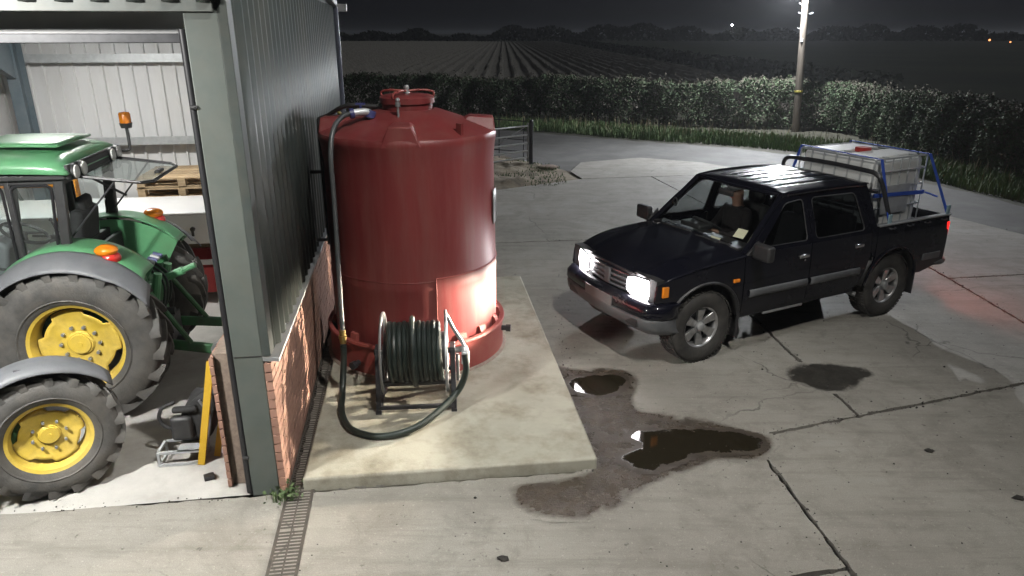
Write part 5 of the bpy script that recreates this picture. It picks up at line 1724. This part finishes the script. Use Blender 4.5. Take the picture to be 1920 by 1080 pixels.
# ================================================================== TRACTORS
def tractor_wheel_meshes(Rw, w, rim, nl, lug):
    M = Matrix.Rotation(-pi / 2, 4, 'X')
    hw = w / 2
    Rb = Rw - lug
    ty = MB()
    ty.lathe([(rim, -hw * .72), (rim + .03, -hw * .88), (rim + (Rb - rim) * .45, -hw * 1.0), (Rb - .05, -hw * .93), (Rb - .012, -hw * .75), (Rb, -hw * .4), (Rb, hw * .4), (Rb - .012, hw * .75), (Rb - .05, hw * .93), (rim + (Rb - rim) * .45, hw), (rim + .03, hw * .88), (rim, hw * .72)], 72, M)
    # raised rings on the side walls
    for s in (1, -1):
        ty.lathe([(rim + .045, s * hw * .915), (rim + .055, s * (hw * .94 + .006)), (rim + .066, s * hw * .945)], 72, M)
    wid = 2 * pi / nl * .30
    for k in range(nl):
        for s in (1, -1):
            a0 = 2 * pi * (k + (.5 if s < 0 else 0)) / nl
            sec = []
            for i in range(6):
                t = i / 5
                yy = s * (-.012 + t * (hw * 1.0))
                an = a0 - t * .42 * (w / Rw) / .56
                drop = 0 if t < .75 else (t - .75) * .22 * Rw * .35
                ro = Rw - drop
                ri = Rb - .02 - (0 if t < .7 else (t - .7) * .2)
                h0 = wid * (.42 + .12 * t)
                sec.append([(math.cos(an - h0) * ri, yy, -math.sin(an - h0) * ri), (math.cos(an - h0 * .7) * ro, yy, -math.sin(an - h0 * .7) * ro),
                            (math.cos(an + h0 * .7) * ro, yy, -math.sin(an + h0 * .7) * ro), (math.cos(an + h0) * ri, yy, -math.sin(an + h0) * ri)])
            vs = [p for q in sec for p in q]
            fs = []
            for i in range(5):
                b = i * 4
                for j in range(3):
                    q = (b + j, b + j + 1, b + j + 5, b + j + 4)
                    fs.append(q if s < 0 else q[::-1])
            e = 20
            fs.append((e, e + 1, e + 2, e + 3) if s < 0 else (e + 3, e + 2, e + 1, e))
            fs.append((3, 2, 1, 0) if s < 0 else (0, 1, 2, 3))
            ty.add(vs, fs)
    tyme = ty.mesh("wheel", "tyre_tractor", 38)
    rm = MB()
    rm.lathe([(rim + .012, -hw * .75), (rim - .02, -hw * .70), (rim - .05, -hw * .3), (rim - .05, hw * .30), (rim - .025, hw * .66), (rim + .006, hw * .74), (rim + .018, hw * .80), (rim + .022, hw * .76), (rim + .010, hw * .70)], 64, M)
    rimme = rm.mesh("rim", "rim_yellow", 40)
    # dished centre with scalloped edge
    nd = 64
    dv, df = [], []
    rings = [(.0, .20), (.28, .20), (.32, .10), (.62, .08), (.80, .20), (.90, .26)]
    for i in range(nd):
        a = 2 * pi * i / nd
        sc = 1.0 + .055 * (1 if math.cos(4 * a) > -.35 else -1.6)
        for j, (r, y) in enumerate(rings):
            rr = r * (rim - .045) * (sc if j >= 4 else 1)
            dv.append((rr * math.cos(a), hw * y, rr * math.sin(a)))
    m = len(rings)
    for i in range(nd):
        for j in range(m - 1):
            a, b = i * m + j, ((i + 1) % nd) * m + j
            df.append((a, a + 1, b + 1, b))
    dc = MB(); dc.add(dv, df)
    discme = dc.mesh("wheel_disc", "rim_yellow", 50, weld=True)
    nt = MB(); nt.cyl((0, 0, 0), (0, .035, 0), .016 * Rw / .75, n=6)
    nutme = nt.mesh("wheel_nut", "galv_dull", 30)
    hb = MB(); hb.cyl((0, hw * .15, 0), (0, hw * .30, 0), rim * .24, rim * .22, n=24); hb.cyl((0, hw * .30, 0), (0, hw * .33, 0), rim * .06, n=12)
    hubme = hb.mesh("hub", "rim_yellow", 40)
    return tyme, rimme, discme, nutme, hubme, rim, hw
def add_wheel(ms, parent, loc, side, nn=8, steer=0, spin=0):
    w = link("wheel", ms[0], parent)
    w.location = loc
    w.rotation_euler = (0, spin, (0 if side > 0 else pi) + steer)
    link("rim", ms[1], w)
    d = link("wheel_disc", ms[2], w, solid=.012)
    link("hub", ms[4], w)
    for k in range(nn):
        a = 2 * pi * k / nn + .2
        o = link("wheel_nut", ms[3], w)
        o.location = (ms[5] * .40 * math.cos(a), ms[6] * .09, ms[5] * .40 * math.sin(a))
    return w
RWM = tractor_wheel_meshes(.75, .38, .405, 20, .045)
FWM = tractor_wheel_meshes(.55, .29, .31, 18, .035)

TR1 = R(189.8)
tr = thing("tractor", "green tractor with yellow wheels, its rear window hatch propped open", "tractor", (-4.04, 6.66, 0), TR1)
add_wheel(RWM, tr, (0, .76, .75), 1, 10, spin=.2)
add_wheel(RWM, tr, (0, -.66, .75), -1, 10)
add_wheel(FWM, tr, (2.25, .72, .55), 1)
add_wheel(FWM, tr, (2.25, -.72, .55), -1)
# chassis, axle, bonnet
m = MB(); m.box((.35, 0, .78), (1.3, .44, .46)); m.box((-.30, 0, .74), (.36, .52, .62)); m.build("transmission", "green_dark", tr, bevel=.04)
m = MB(); m.cyl((0, -.60, .75), (0, .60, .75), .13, n=16); m.build("rear_axle", "green_dark", tr)
m = MB(); m.box((1.7, 0, .80), (1.5, .34, .40)); m.box((2.25, 0, .58), (.18, 1.2, .14)); m.build("engine", "dark_steel", tr, bevel=.03)
def bon(u, v):
    x = .95 + 1.85 * u
    a = pi * v
    return (x, -.33 * math.cos(a) * (1 - .12 * u), 1.05 + (.40 - .12 * u - .12 * max(0, u - .8) / .2) * math.sin(a) ** .55)
MB().grid(bon, 16, 20, True).build("bonnet", "paint_green", tr, smooth=50, solid=.012)
m = MB(); m.box((2.80, 0, 1.12), (.04, .56, .34)); m.build("grille", "black_plastic", tr, bevel=.02)
# cab: floor, pillars, roof, glass
CY = .60
m = MB(); m.box((.50, 0, 1.02), (.95, 1.12, .08)); m.build("cab_floor", "black_plastic", tr, bevel=.01)
m = MB(); m.box((.04, 0, 1.24), (.05, 1.10, .38)); m.build("rear_panel", "black_plastic", tr, bevel=.01)
XR, XB, XF = .10, .50, 1.10
ZT, ZB = 2.17, 1.42
for s in (1, -1):
    for x0, x1, w_ in ((XR + .06, XR - .02, .085), (XB, XB - .01, .05), (XF, XF - .10, .06)):
        p = MB(); p.bar((x0, s * CY, 1.06), (x1, s * (CY - .02), ZT), w_, .06, (0, 1, 0)); p.build("cab_pillar", "black_plastic", tr, bevel=.012)
    m = MB(); m.bar((XR, s * (CY - .02), ZT - .02), (XF - .08, s * (CY - .02), ZT - .02), .05, .07); m.build("cab_rail", "black_plastic", tr, bevel=.01)
    m = MB(); m.bar((XR, s * CY, ZB - .02), (XB, s * CY, ZB - .16), .04, .05); m.build("cab_sill", "black_plastic", tr, bevel=.01)
    gl = rounded([(XR + .10, ZB + .02), (XR + .04, ZT - .06), (XB - .035, ZT - .06), (XB - .03, 1.24), (XR + .30, 1.24)], .06)
    m = MB(); n_ = len(gl); m.add([(p[0], s * CY, p[1]) for p in gl], [tuple(range(n_))]); m.build("side_window", "glass_clear", tr, smooth=0)
    m = MB(); m.tube([(p[0], s * (CY + .006), p[1]) for p in gl], .014, 6, True); m.build("window_seal", "rubber_black", tr)
    gl = rounded([(XB + .04, 1.10), (XB + .035, ZT - .06), (XF - .12, ZT - .06), (XF - .03, 1.10)], .06); n_ = len(gl)
    m = MB(); m.add([(p[0], s * CY, p[1]) for p in gl], [tuple(range(n_))]); dw = m.build("door_window", "glass_clear", tr, smooth=0)
    m = MB(); m.tube([(p[0], s * (CY + .006), p[1]) for p in gl], .014, 6, True); m.build("window_seal", "rubber_black", tr)
    m = MB(); m.box((XB + .05, s * (CY + .03), 1.36), (.12, .04, .07)); m.build("door_handle", "black_plastic", tr, bevel=.012)
    m = MB(); m.tube(smoothpath([(XB + .12, s * (CY - .03), 1.28), (XB + .2, s * (CY - .05), 1.36), (XB + .42, s * (CY - .05), 1.38)], 4), .014, 6); m.build("grab_rail", "black_plastic", tr)
for x, z0 in ((XR - .02, ZT - .03), (XF - .09, ZT - .02), (XR + .05, 1.44)):
    m = MB(); m.box((x, 0, z0), (.06, 2 * CY - .06, .07)); m.build("cab_crossbar", "black_plastic", tr, bevel=.01)
m = MB(); m.add([(XF - .02, -.55, 1.42), (XF - .02, .55, 1.42), (XF - .10, .54, ZT - .05), (XF - .10, -.54, ZT - .05)], [(0, 1, 2, 3)]); m.build("front_window", "glass_clear", tr, smooth=0)
# roof: rounded slab, lower lip, hatch panel
def roofm(u, v):
    x = -.03 + 1.42 * u
    yy = -1 + 2 * v
    ex = (1 - abs(2 * u - 1) ** 6)
    ey = (1 - abs(yy) ** 5)
    w = .70 - .03 * abs(2 * u - 1) ** 3
    z = ZT + .035 + .145 * (max(0, ex) ** .35) * (max(0, ey) ** .42) + .03 * math.sin(pi * u)
    return (x, yy * w, z)
MB().grid(roofm, 36, 36).build("cab_roof", "paint_green", tr, smooth=55, solid=.02)
m = MB(); m.box((.67, 0, ZT + .015), (1.34, 1.30, .05)); m.build("roof_lining", "black_plastic", tr, bevel=.01)
m = MB(); m.grid(lambda u, v: (.12 + .75 * u, -.40 + .80 * v, ZT + .213 + .03 * math.sin(pi * (.18 + .52 * u)) + .010), 6, 4); m.build("roof_hatch", "paint_green", tr, solid=.02)
for yy in (.54, .37, -.37, -.54):
    m = MB(); m.lathe([(.0, .0), (.055, .0), (.062, .012), (.056, .022), (0, .026)], 18, Matrix.Translation((-.045, yy, ZT + .045)) @ Matrix.Rotation(-pi / 2, 4, 'Y')); wl = m.build("work_lamp", "clear_lens", tr)
    q = MB(); q.lathe([(.064, -.05), (.068, .008), (.060, .010)], 18, Matrix.Translation((-.045, yy, ZT + .045)) @ Matrix.Rotation(-pi / 2, 4, 'Y')); q.build("lamp_ring", "black_plastic", wl)
m = MB(); m.box((0, 0, ZT + .045), (.07, 1.26, .13)); m.build("lamp_panel", "black_plastic", tr, bevel=.02)
# beacon
m = MB(); m.tube(smoothpath([(-.02, -.60, ZT + .05), (-.12, -.64, ZT + .05), (-.135, -.645, ZT + .12), (-.135, -.645, ZT + .27)], 4), .016, 8); bk_ = m.build("beacon_bracket", "black_plastic", tr)
m = MB(); m.cyl((-.135, -.645, ZT + .27), (-.135, -.645, ZT + .32), .05, .062, n=16); m.build("beacon_base", "black_plastic", tr)
m = MB(); m.lathe([(.055, .0), (.055, .085), (.046, .105), (.0, .112)], 20, Matrix.Translation((-.135, -.645, ZT + .32))); m.build("beacon", "amber_lens", tr)
# rear window hatch, hinged at the roof and swung out
H0 = Vector((0, 0, ZT + .0)); hd = Vector((-.62, 0, -.09))
hp = [(H0 + Vector((0, .50, 0))), (H0 + hd * .88 + Vector((0, .50, 0))), (H0 + hd + Vector((0, .40, 0))), (H0 + hd + Vector((0, -.40, 0))), (H0 + hd * .88 + Vector((0, -.50, 0))), (H0 + Vector((0, -.50, 0)))]
m = MB(); m.add(hp, [tuple(range(6))]); hatch = m.build("rear_hatch", "glass_hatch", tr, smooth=0)
m = MB(); m.tube(hp, .016, 6, True); m.build("hatch_frame", "rubber_black", hatch)
for s in (1, -1):
    m = MB(); m.cyl((XR, s * .52, 1.62), H0 + hd * .55 + Vector((0, s * .47, 0)), .009, n=6); m.build("gas_strut", "dark_steel", hatch)
m = MB(); m.box(H0 + hd * .92 + Vector((0, 0, .02)), (.05, .16, .03)); m.build("hatch_handle", "black_plastic", hatch, bevel=.01)
m = MB(); m.cyl((XR - .03, .1, ZT - .05), (XR - .32, -.05, ZT - .30), .012, n=6); m.build("wiper_arm", "black_plastic", hatch)
# interior
m = MB(); m.box((.30, 0, 1.30), (.46, .48, .16)); m.box((.09, 0, 1.58), (.12, .46, .52), Matrix.Rotation(R(-8), 3, 'Y')); m.box((.05, 0, 1.87), (.09, .26, .16)); m.build("seat", "seat_black", tr, bevel=.045)
m = MB(); m.prism([(.96, -.20, 1.08), (.78, -.20, 1.10), (.70, -.20, 1.52), (.80, -.20, 1.60), (.98, -.20, 1.52)], (0, .40, 0)); m.build("console", "fender_grey", tr, bevel=.03)
m = MB(); c = Vector((.62, 0, 1.60)); ax = Vector((-.45, 0, .9)).normalized(); w2 = ax.cross(Vector((0, 1, 0)))
m.tube([c + (Vector((0, 1, 0)) * math.cos(2 * pi * k / 28) + w2 * math.sin(2 * pi * k / 28)) * .20 for k in range(28)], .016, 6, True)
for a in (.5, 2.6, 4.7): m.cyl(c, c + (Vector((0, 1, 0)) * math.cos(a) + w2 * math.sin(a)) * .20, .013, n=6)
m.cyl(c, c + Vector((.14, 0, -.18)), .03, n=8); m.build("steering_wheel", "black_plastic", tr)
m = MB(); m.box((.30, -.40, 1.36), (.55, .22, .26)); m.build("side_console", "black_plastic", tr, bevel=.04)
for k in range(3):
    m = MB(); m.cyl((.36 + .07 * k, -.38, 1.48), (.40 + .07 * k, -.38, 1.62), .010, n=6); m.sphere((.40 + .07 * k, -.38, 1.63), .02, 8, 6); m.build("control_lever", "paint_orange" if k == 1 else "black_plastic", tr)
for ch_ in tr.children:       # cab shell sits a little further back and higher
    if ch_.name.split(".")[0] in ("cab_pillar", "cab_rail", "cab_sill", "side_window", "window_seal", "door_window", "door_handle", "grab_rail", "cab_crossbar", "front_window", "cab_roof", "roof_lining", "roof_hatch", "work_lamp", "lamp_panel", "beacon_bracket", "beacon_base", "beacon", "rear_hatch", "rear_panel"):
        ch_.location.x -= .10
        ch_.location.z += .05
# mudguards: green crown, grey outer flare, lamps
def fender(s):
    def fn(u, v):
        a = R(137 - 101 * u)
        rr = .83 + .03 * math.sin(pi * u)
        z = .75 + rr * math.sin(a)
        x = rr * math.cos(a)
        yy = .42 + .34 * v
        dz = -.05 * max(0, v - .7) / .3 * max(0, v - .7) / .3
        return (x, s * yy, z + dz + .02)
    # angles measured from the front (+x): 168 deg = rear low, 36 deg = front
    fo = MB().grid(fn, 28, 10, s < 0).build("mudguard", "paint_green", tr, smooth=60, solid=.014)
    def fl(u, v):
        a = R(143 - 125 * u)
        rr = .825 + .03 * math.sin(pi * u)
        return (rr * math.cos(a) + (-.03 * v if u < .2 else 0), s * (.755 + .215 * v), .75 + rr * math.sin(a) - .035 * v - .09 * v * v)
    MB().grid(fl, 32, 8, s < 0).build("mudguard_flare", "fender_grey", fo, smooth=60, solid=.012)
    # inner skirt closing the side of the cab
    sk = MB(); pts = [(.83 * math.cos(R(137 - 101 * k / 16)), s * .425, .77 + .83 * math.sin(R(137 - 101 * k / 16))) for k in range(17)] + [(.62, s * .425, .95), (-.36, s * .425, .90)]
    sk.prism(pts, (0, -s * .012, 0)); sk.build("inner_skirt", "paint_green", fo)
    lp = Vector((-.33, s * .70, 1.55))
    m = MB(); m.sphere(lp + Vector((0, 0, .035)), (.10, .085, .055), 16, 8); m.build("indicator_lamp", "amber_lens", fo)
    m = MB(); m.sphere(lp + Vector((-.02, 0, -.035)), (.095, .08, .065), 16, 8); m.build("tail_lamp", "red_lens", fo)
    m = MB(); m.box((-.585, s * .70, 1.30), (.03, .14, .035)); m.build("reflector", "green_dark", fo, bevel=.008)
fender(1); fender(-1)
# hitch: lower arms, lift rods, top link, drawbar
for s in (1, -1):
    m = MB(); m.bar((-.35, s * .28, .52), (-1.02, s * .36, .42), .05, .10); m.build("lower_arm", "green_dark", tr, bevel=.012)
    m = MB(); m.cyl((-1.06, s * .36 - .03, .42), (-1.06, s * .36 + .03, .42), .075, n=18); m.build("arm_eye", "galv_dull", tr)
    m = MB(); m.cyl((-.40, s * .30, 1.18), (-.80, s * .34, .50), .026, n=8); m.build("lift_rod", "green_dark", tr)
    m = MB(); m.bar((-.30, s * .26, 1.15), (-.52, s * .30, 1.20), .06, .07); m.build("rocker_arm", "green_dark", tr, bevel=.01)
    m = MB(); m.cyl((-.42, s * .17, .62), (-.55, s * .17, 1.18), .04, n=10); m.build("lift_cylinder", "paint_green", tr)
m = MB(); m.cyl((-.42, 0, 1.02), (-.86, 0, 1.20), .03, n=10); m.cyl((-.55, 0, 1.075), (-.74, 0, 1.15), .042, n=10); m.build("top_link", "paint_green", tr)
m = MB(); m.cyl((-.46, 0, .72), (-.60, 0, .72), .04, n=12); m.cyl((-.46, 0, .72), (-.49, 0, .72), .12, n=16); m.build("power_shaft", "dark_steel", tr)
m = MB(); m.box((-.52, 0, .42), (.30, .10, .08)); m.box((-.55, 0, .56), (.08, .36, .24)); m.build("drawbar", "dark_steel", tr, bevel=.01)
for k in range(4):
    m = MB(); m.cyl((-.44, -.13 + .085 * k, 1.30), (-.52, -.13 + .085 * k, 1.27), .022, n=10); m.build("hydraulic_coupler", "galv_dull" if k % 2 else "valve_blue", tr)
for k in range(3):
    m = MB(); m.tube(smoothpath([(-.40, .12 - .1 * k, 1.26), (-.58, .16 - .1 * k, 1.10), (-.56, .22 - .12 * k, .85), (-.44, .25 - .1 * k, .75)], 5), .014, 6); m.build("hydraulic_hose", "hose_black", tr)

# ---- second tractor, nosed into the doorway on full right lock: only a front wheel and its mudguard are in the picture
TR2 = R(92)
t2 = thing("tractor", "second tractor at the left edge, only a front wheel and grey mudguard showing", "tractor", (-4.14, 2.62, 0), TR2)
t2.scale = (.93, .93, .93)
STEER = R(-57)
add_wheel(FWM, t2, (2.25, -.72, .55), -1, 8, STEER, .4)
add_wheel(FWM, t2, (2.25, .72, .55), 1, 8, STEER)
add_wheel(RWM, t2, (.0, -.80, .75), -1, 10)
add_wheel(RWM, t2, (.0, .80, .75), 1, 10)
m = MB(); m.box((2.25, 0, .58), (.20, 1.05, .16)); m.build("front_axle", "green_dark", t2, bevel=.02)
m = MB(); m.box((1.30, 0, .80), (1.7, .30, .40)); m.build("engine", "dark_steel", t2, bevel=.03)
m = MB(); m.box((.0, 0, .75), (.5, 1.1, .3)); m.build("rear_axle", "green_dark", t2, bevel=.03)
bonnet2 = [o for o in tr.children if o.name.startswith("bonnet")][0]
o = inst(bonnet2, t2, (-.35, 0, 0))
def mg2(s):
    def g2(u, v):
        a = R(38 + 120 * u)
        rr = .645
        tip = .75 + .25 * min(1, u * 3)
        return (rr * math.cos(a), (-.17 + .34 * v) * tip, rr * math.sin(a) - .05 * (2 * v - 1) ** 4)
    mg = MB(); mg.grid(g2, 20, 10)
    o = mg.build("front_mudguard", "fender_grey", t2, smooth=60, solid=.012)
    o.location = (2.25, s * .72, .55); o.rotation_euler = (0, 0, STEER)
    q = MB(); q.bar((-.02, -s * .20, .10), (-.10, -s * .17, .60), .05, .03); q.bar((-.10, -s * .17, .60), (-.10, s * .1, .632), .05, .02); q = q.build("mudguard_stay", "dark_steel", o)
mg2(-1); mg2(1)
m = MB(); m.box((.35, 0, .98), (.95, .9, .06)); m.build("platform", "green_dark", t2)
m = MB(); m.box((.10, 0, 1.25), (.44, .46, .14)); m.box((-.14, 0, 1.48), (.10, .44, .40)); m.build("seat", "seat_black", t2, bevel=.04)
m = MB(); m.tube([(.62, .19 * math.cos(2 * pi * k / 24), 1.52 + .10 * math.sin(2 * pi * k / 24)) for k in range(24)], .015, 6, True); m.cyl((.62, 0, 1.52), (.85, 0, 1.2), .025, n=8); m.build("steering_wheel", "black_plastic", t2)

# ================================================================== THINGS IN THE SHED
# white trailer on red chassis by the back wall
tl = thing("trailer", "white sided trailer on a red chassis behind the green tractor", "trailer", sh(-2.3, 5.0, 0), SHR)
m = MB(); m.prism([(-4.2, -.5, .80), (1.6, -.5, .80), (1.6, -.55, 1.12), (1.6, -.50, 1.20), (-4.2, -.50, 1.20), (-4.2, -.55, 1.12)][:2] + [(1.6, -.5, 1.2), (-4.2, -.5, 1.2)], (0, .06, 0)); m.build("side_panel", "paint_white", tl, bevel=.02)
m = MB(); m.box((-1.3, .0, 1.215), (5.8, 1.06, .035)); m.build("deck_cover", "paint_white", tl, bevel=.015)
m = MB(); m.box((-1.3, .45, 1.0), (5.8, .05, .4)); m.build("side_panel", "paint_white", tl, bevel=.02)
m = MB(); m.box((-1.3, -.30, .42), (5.8, .08, .20)); m.box((-1.3, .30, .42), (5.8, .08, .20)); m.build("chassis", "paint_red", tl, bevel=.01)
m = MB(); m.box((-1.3, -.47, .30), (5.8, .03, .36)); m.build("skirt_board", "paint_red", tl, bevel=.01)
m = MB(); m.box((-1.3, -.49, .55), (5.8, .035, .07)); m.build("white_rail", "paint_white", tl, bevel=.01)
for xx in (-3.0, -1.9):
    m = MB(); m.lathe([(.12, -.1), (.30, -.1), (.34, -.06), (.34, .06), (.30, .1), (.12, .1)], 28, Matrix.Translation((xx, -.35, .34)) @ Matrix.Rotation(pi / 2, 4, 'X')); m.build("wheel", "tyre_truck", tl)
m = MB(); m.cyl((.62, -.54, 1.02), (.62, -.58, 1.02), .03, n=8); m.box((.62, -.575, .98), (.03, .02, .10)); m.build("latch", "black_plastic", tl)
for xx in (-4.0, -1.0, 1.3):
    m = MB(); m.box((xx, 0, .64), (.10, .9, .30)); m.build("deck_bearer", "dark_steel", tl)

# stacked pallets
pb = MB(); pb.box((0, 0, 0), (1.2, .095, .02)); pbm = pb.mesh("board", "pallet_wood", 0)
pc = MB(); pc.box((0, 0, 0), (.10, 1.0, .02)); pcm = pc.mesh("bearer_board", "pallet_wood", 0)
pk = MB(); pk.box((0, 0, 0), (.10, .12, .085)); pkm = pk.mesh("block", "pallet_wood", 0)
ords = ["lowest", "second from the bottom", "third from the bottom", "fourth from the bottom", "fifth from the bottom", "fifth from the top", "fourth from the top", "third from the top", "second from the top", "topmost"]
for k in range(10):
    jx, jy, jr = random.uniform(-.03, .03), random.uniform(-.03, .03), random.uniform(-.03, .03)
    p = thing("pallet", "pale wooden pallet by the back wall, %s of the stack" % ords[k], "pallet", sh(-2.12 + jx, 6.15 + jy, k * .148), SHR + jr, "pallets stacked by the back wall")
    for j in range(3):
        o = link("board", pbm, p); o.location = (0, -.44 + .44 * j, .012)
    for j in range(7):
        o = link("board", pbm, p); o.location = (0, -.45 + .15 * j, .135)
    for i in range(3):
        o = link("bearer_board", pcm, p); o.location = (-.54 + .54 * i, 0, .114)
        for j in range(3):
            o = link("block", pkm, p); o.location = (-.54 + .54 * i, -.44 + .44 * j, .0645)
# orange loader frame beyond the cab
ol = thing("loader_frame", "orange steel loader frame standing behind the tractor cab", "implement", sh(-4.6, 5.9, 0), SHR)
m = MB(); m.box((-.3, 0, 1.42), (2.6, .14, .16)); m.build("boom", "paint_orange", ol, bevel=.02)
m = MB(); m.box((.95, 0, .72), (.14, .14, 1.44)); m.build("upright", "paint_orange", ol, bevel=.02)
m = MB(); m.box((-1.4, 0, .72), (.14, .14, 1.44)); m.build("upright", "paint_orange", ol, bevel=.02)
m = MB(); m.tube(smoothpath([(.2, -.09, 1.5), (.3, -.12, 1.2), (.5, -.12, .9), (.8, -.1, .8)], 5), .025, 8); m.build("hydraulic_hose", "hose_black", ol)

# ---- clutter beside the jamb
lv = MB(); lv.box((0, 0, .48), (.055, .028, .96))
lv.box((0, -.0145, .78), (.03, .003, .05)); 
o = lv.build("spirit_level", "level_yellow", None, bevel=.004)
o.matrix_world = Matrix.Translation(sh(-.72, .51, .0)) @ Matrix.Rotation(SHR, 4, 'Z') @ Matrix.Rotation(R(12), 4, 'Y')
tag(o, "wide yellow spirit level leaning upright against the brick wall", "spirit level")
lv = MB(); lv.box((0, 0, .36), (.05, .022, .72))
o = lv.build("timber_batten", "level_yellow", None, bevel=.003)
o.matrix_world = Matrix.Translation(sh(-.62, .62, 0)) @ Matrix.Rotation(SHR, 4, 'Z') @ Matrix.Rotation(R(13), 4, 'Y')
tag(o, "shorter narrow yellow batten leaning behind the spirit level", "batten")
bg = thing("rucksack", "bulky black bag with handle slumped against the brick wall", "bag", sh(-.80, .76, .13), SHR)
m = MB()
def sack_pt(u, v):        # soft, squashed cuboid with slumped folds
    a, b = 2 * pi * u, -pi / 2 + pi * v
    sg = lambda q, e: math.copysign(abs(q) ** e, q)
    x, y, z = sg(math.cos(b), .45) * sg(math.cos(a), .45), sg(math.cos(b), .45) * sg(math.sin(a), .45), sg(math.sin(b), .55)
    k = 1 + .05 * math.sin(7 * z + 3 * a) + .04 * math.sin(5 * a + 2 * z)
    lean = .05 * (z + 1) ** 1.5
    return (.15 * x * k * (1 - .12 * z) + lean, .13 * y * k * (1 - .10 * z), .21 + .21 * z + .02 * math.sin(3 * a) * max(0, z))
m.grid(sack_pt, 40, 20)
m.build("sack", "seat_black", bg, smooth=60)
m = MB(); m.box((-.06, -.13, .16), (.18, .08, .22)); m.build("front_pocket", "black_plastic", bg, bevel=.03)
m = MB(); m.box((-.02, -.13, .33), (.20, .06, .05)); m.build("flap", "seat_black", bg, bevel=.02)
m = MB(); m.tube(smoothpath([(-.12, -.05, .36), (-.21, -.08, .33), (-.25, -.08, .24), (-.22, -.08, .16), (-.15, -.08, .13)], 5), .016, 8); m.build("handle", "black_plastic", bg)
m = MB(); m.tube(smoothpath([(.1, -.12, .4), (.17, -.14, .25), (.13, -.14, .05)], 5), .012, 8); m.build("strap", "fender_grey", bg)
cr = thing("metal_crate", "small square steel frame box on the floor under the black bag", "crate", sh(-.88, .62, 0), SHR)
for a in (-.17, .17):
    for b in (-.10, .10):
        m = MB(); m.box((a, b, .065), (.02, .02, .13)); m.build("corner_post", "galvanised", cr)
for z in (.01, .125):
    for b in (-.10, .10):
        m = MB(); m.box((0, b, z), (.32, .02, .02)); m.build("rail", "galvanised", cr)
    for a in (-.17, .17):
        m = MB(); m.box((a, 0, z), (.02, .18, .02)); m.build("rail", "galvanised", cr)
m = MB(); m.box((.08, 0, .132), (.20, .22, .006)); m.build("top_plate", "galvanised", cr)
rc = MB(); rc.box((0, 0, .30), (.10, .20, .60)); o = rc.build("red_can", "paint_red", None, bevel=.02)
o.matrix_world = Matrix.Translation(sh(-.50, .86, 0)) @ Matrix.Rotation(SHR, 4, 'Z'); tag(o, "tall red can tucked behind the black bag", "can")
bb = MB(); bb.box((0, 0, .02), (.08, .06, .04)); o = bb.build("rubber_block", "rubber_black", None, bevel=.006)
o.matrix_world = Matrix.Translation(sh(-.60, .28, 0)) @ Matrix.Rotation(R(30), 4, 'Z'); tag(o, "small black rubber block lying by the foot of the level", "block")

# ================================================================== thin night mist
hz = MB(); hz.box((0, 1600, 4.6), (6200, 3900, 11.6))
hme = bpy.data.meshes.new("haze"); hme.from_pydata(hz.v, [], hz.f)
hm = bpy.data.materials.new("haze"); hm.use_nodes = True
hn_ = hm.node_tree; hn_.nodes.remove(hn_.nodes["Principled BSDF"])
pv = hn_.nodes.new("ShaderNodeVolumePrincipled")
pv.inputs["Color"].default_value = (.92, .95, 1, 1); pv.inputs["Density"].default_value = .0005; pv.inputs["Anisotropy"].default_value = .35
hn_.links.new(pv.outputs[0], hn_.nodes["Material Output"].inputs["Volume"])
hme.materials.append(hm)
tag(link("haze", hme), "thin night mist hanging over the yard and fields", kind="stuff")
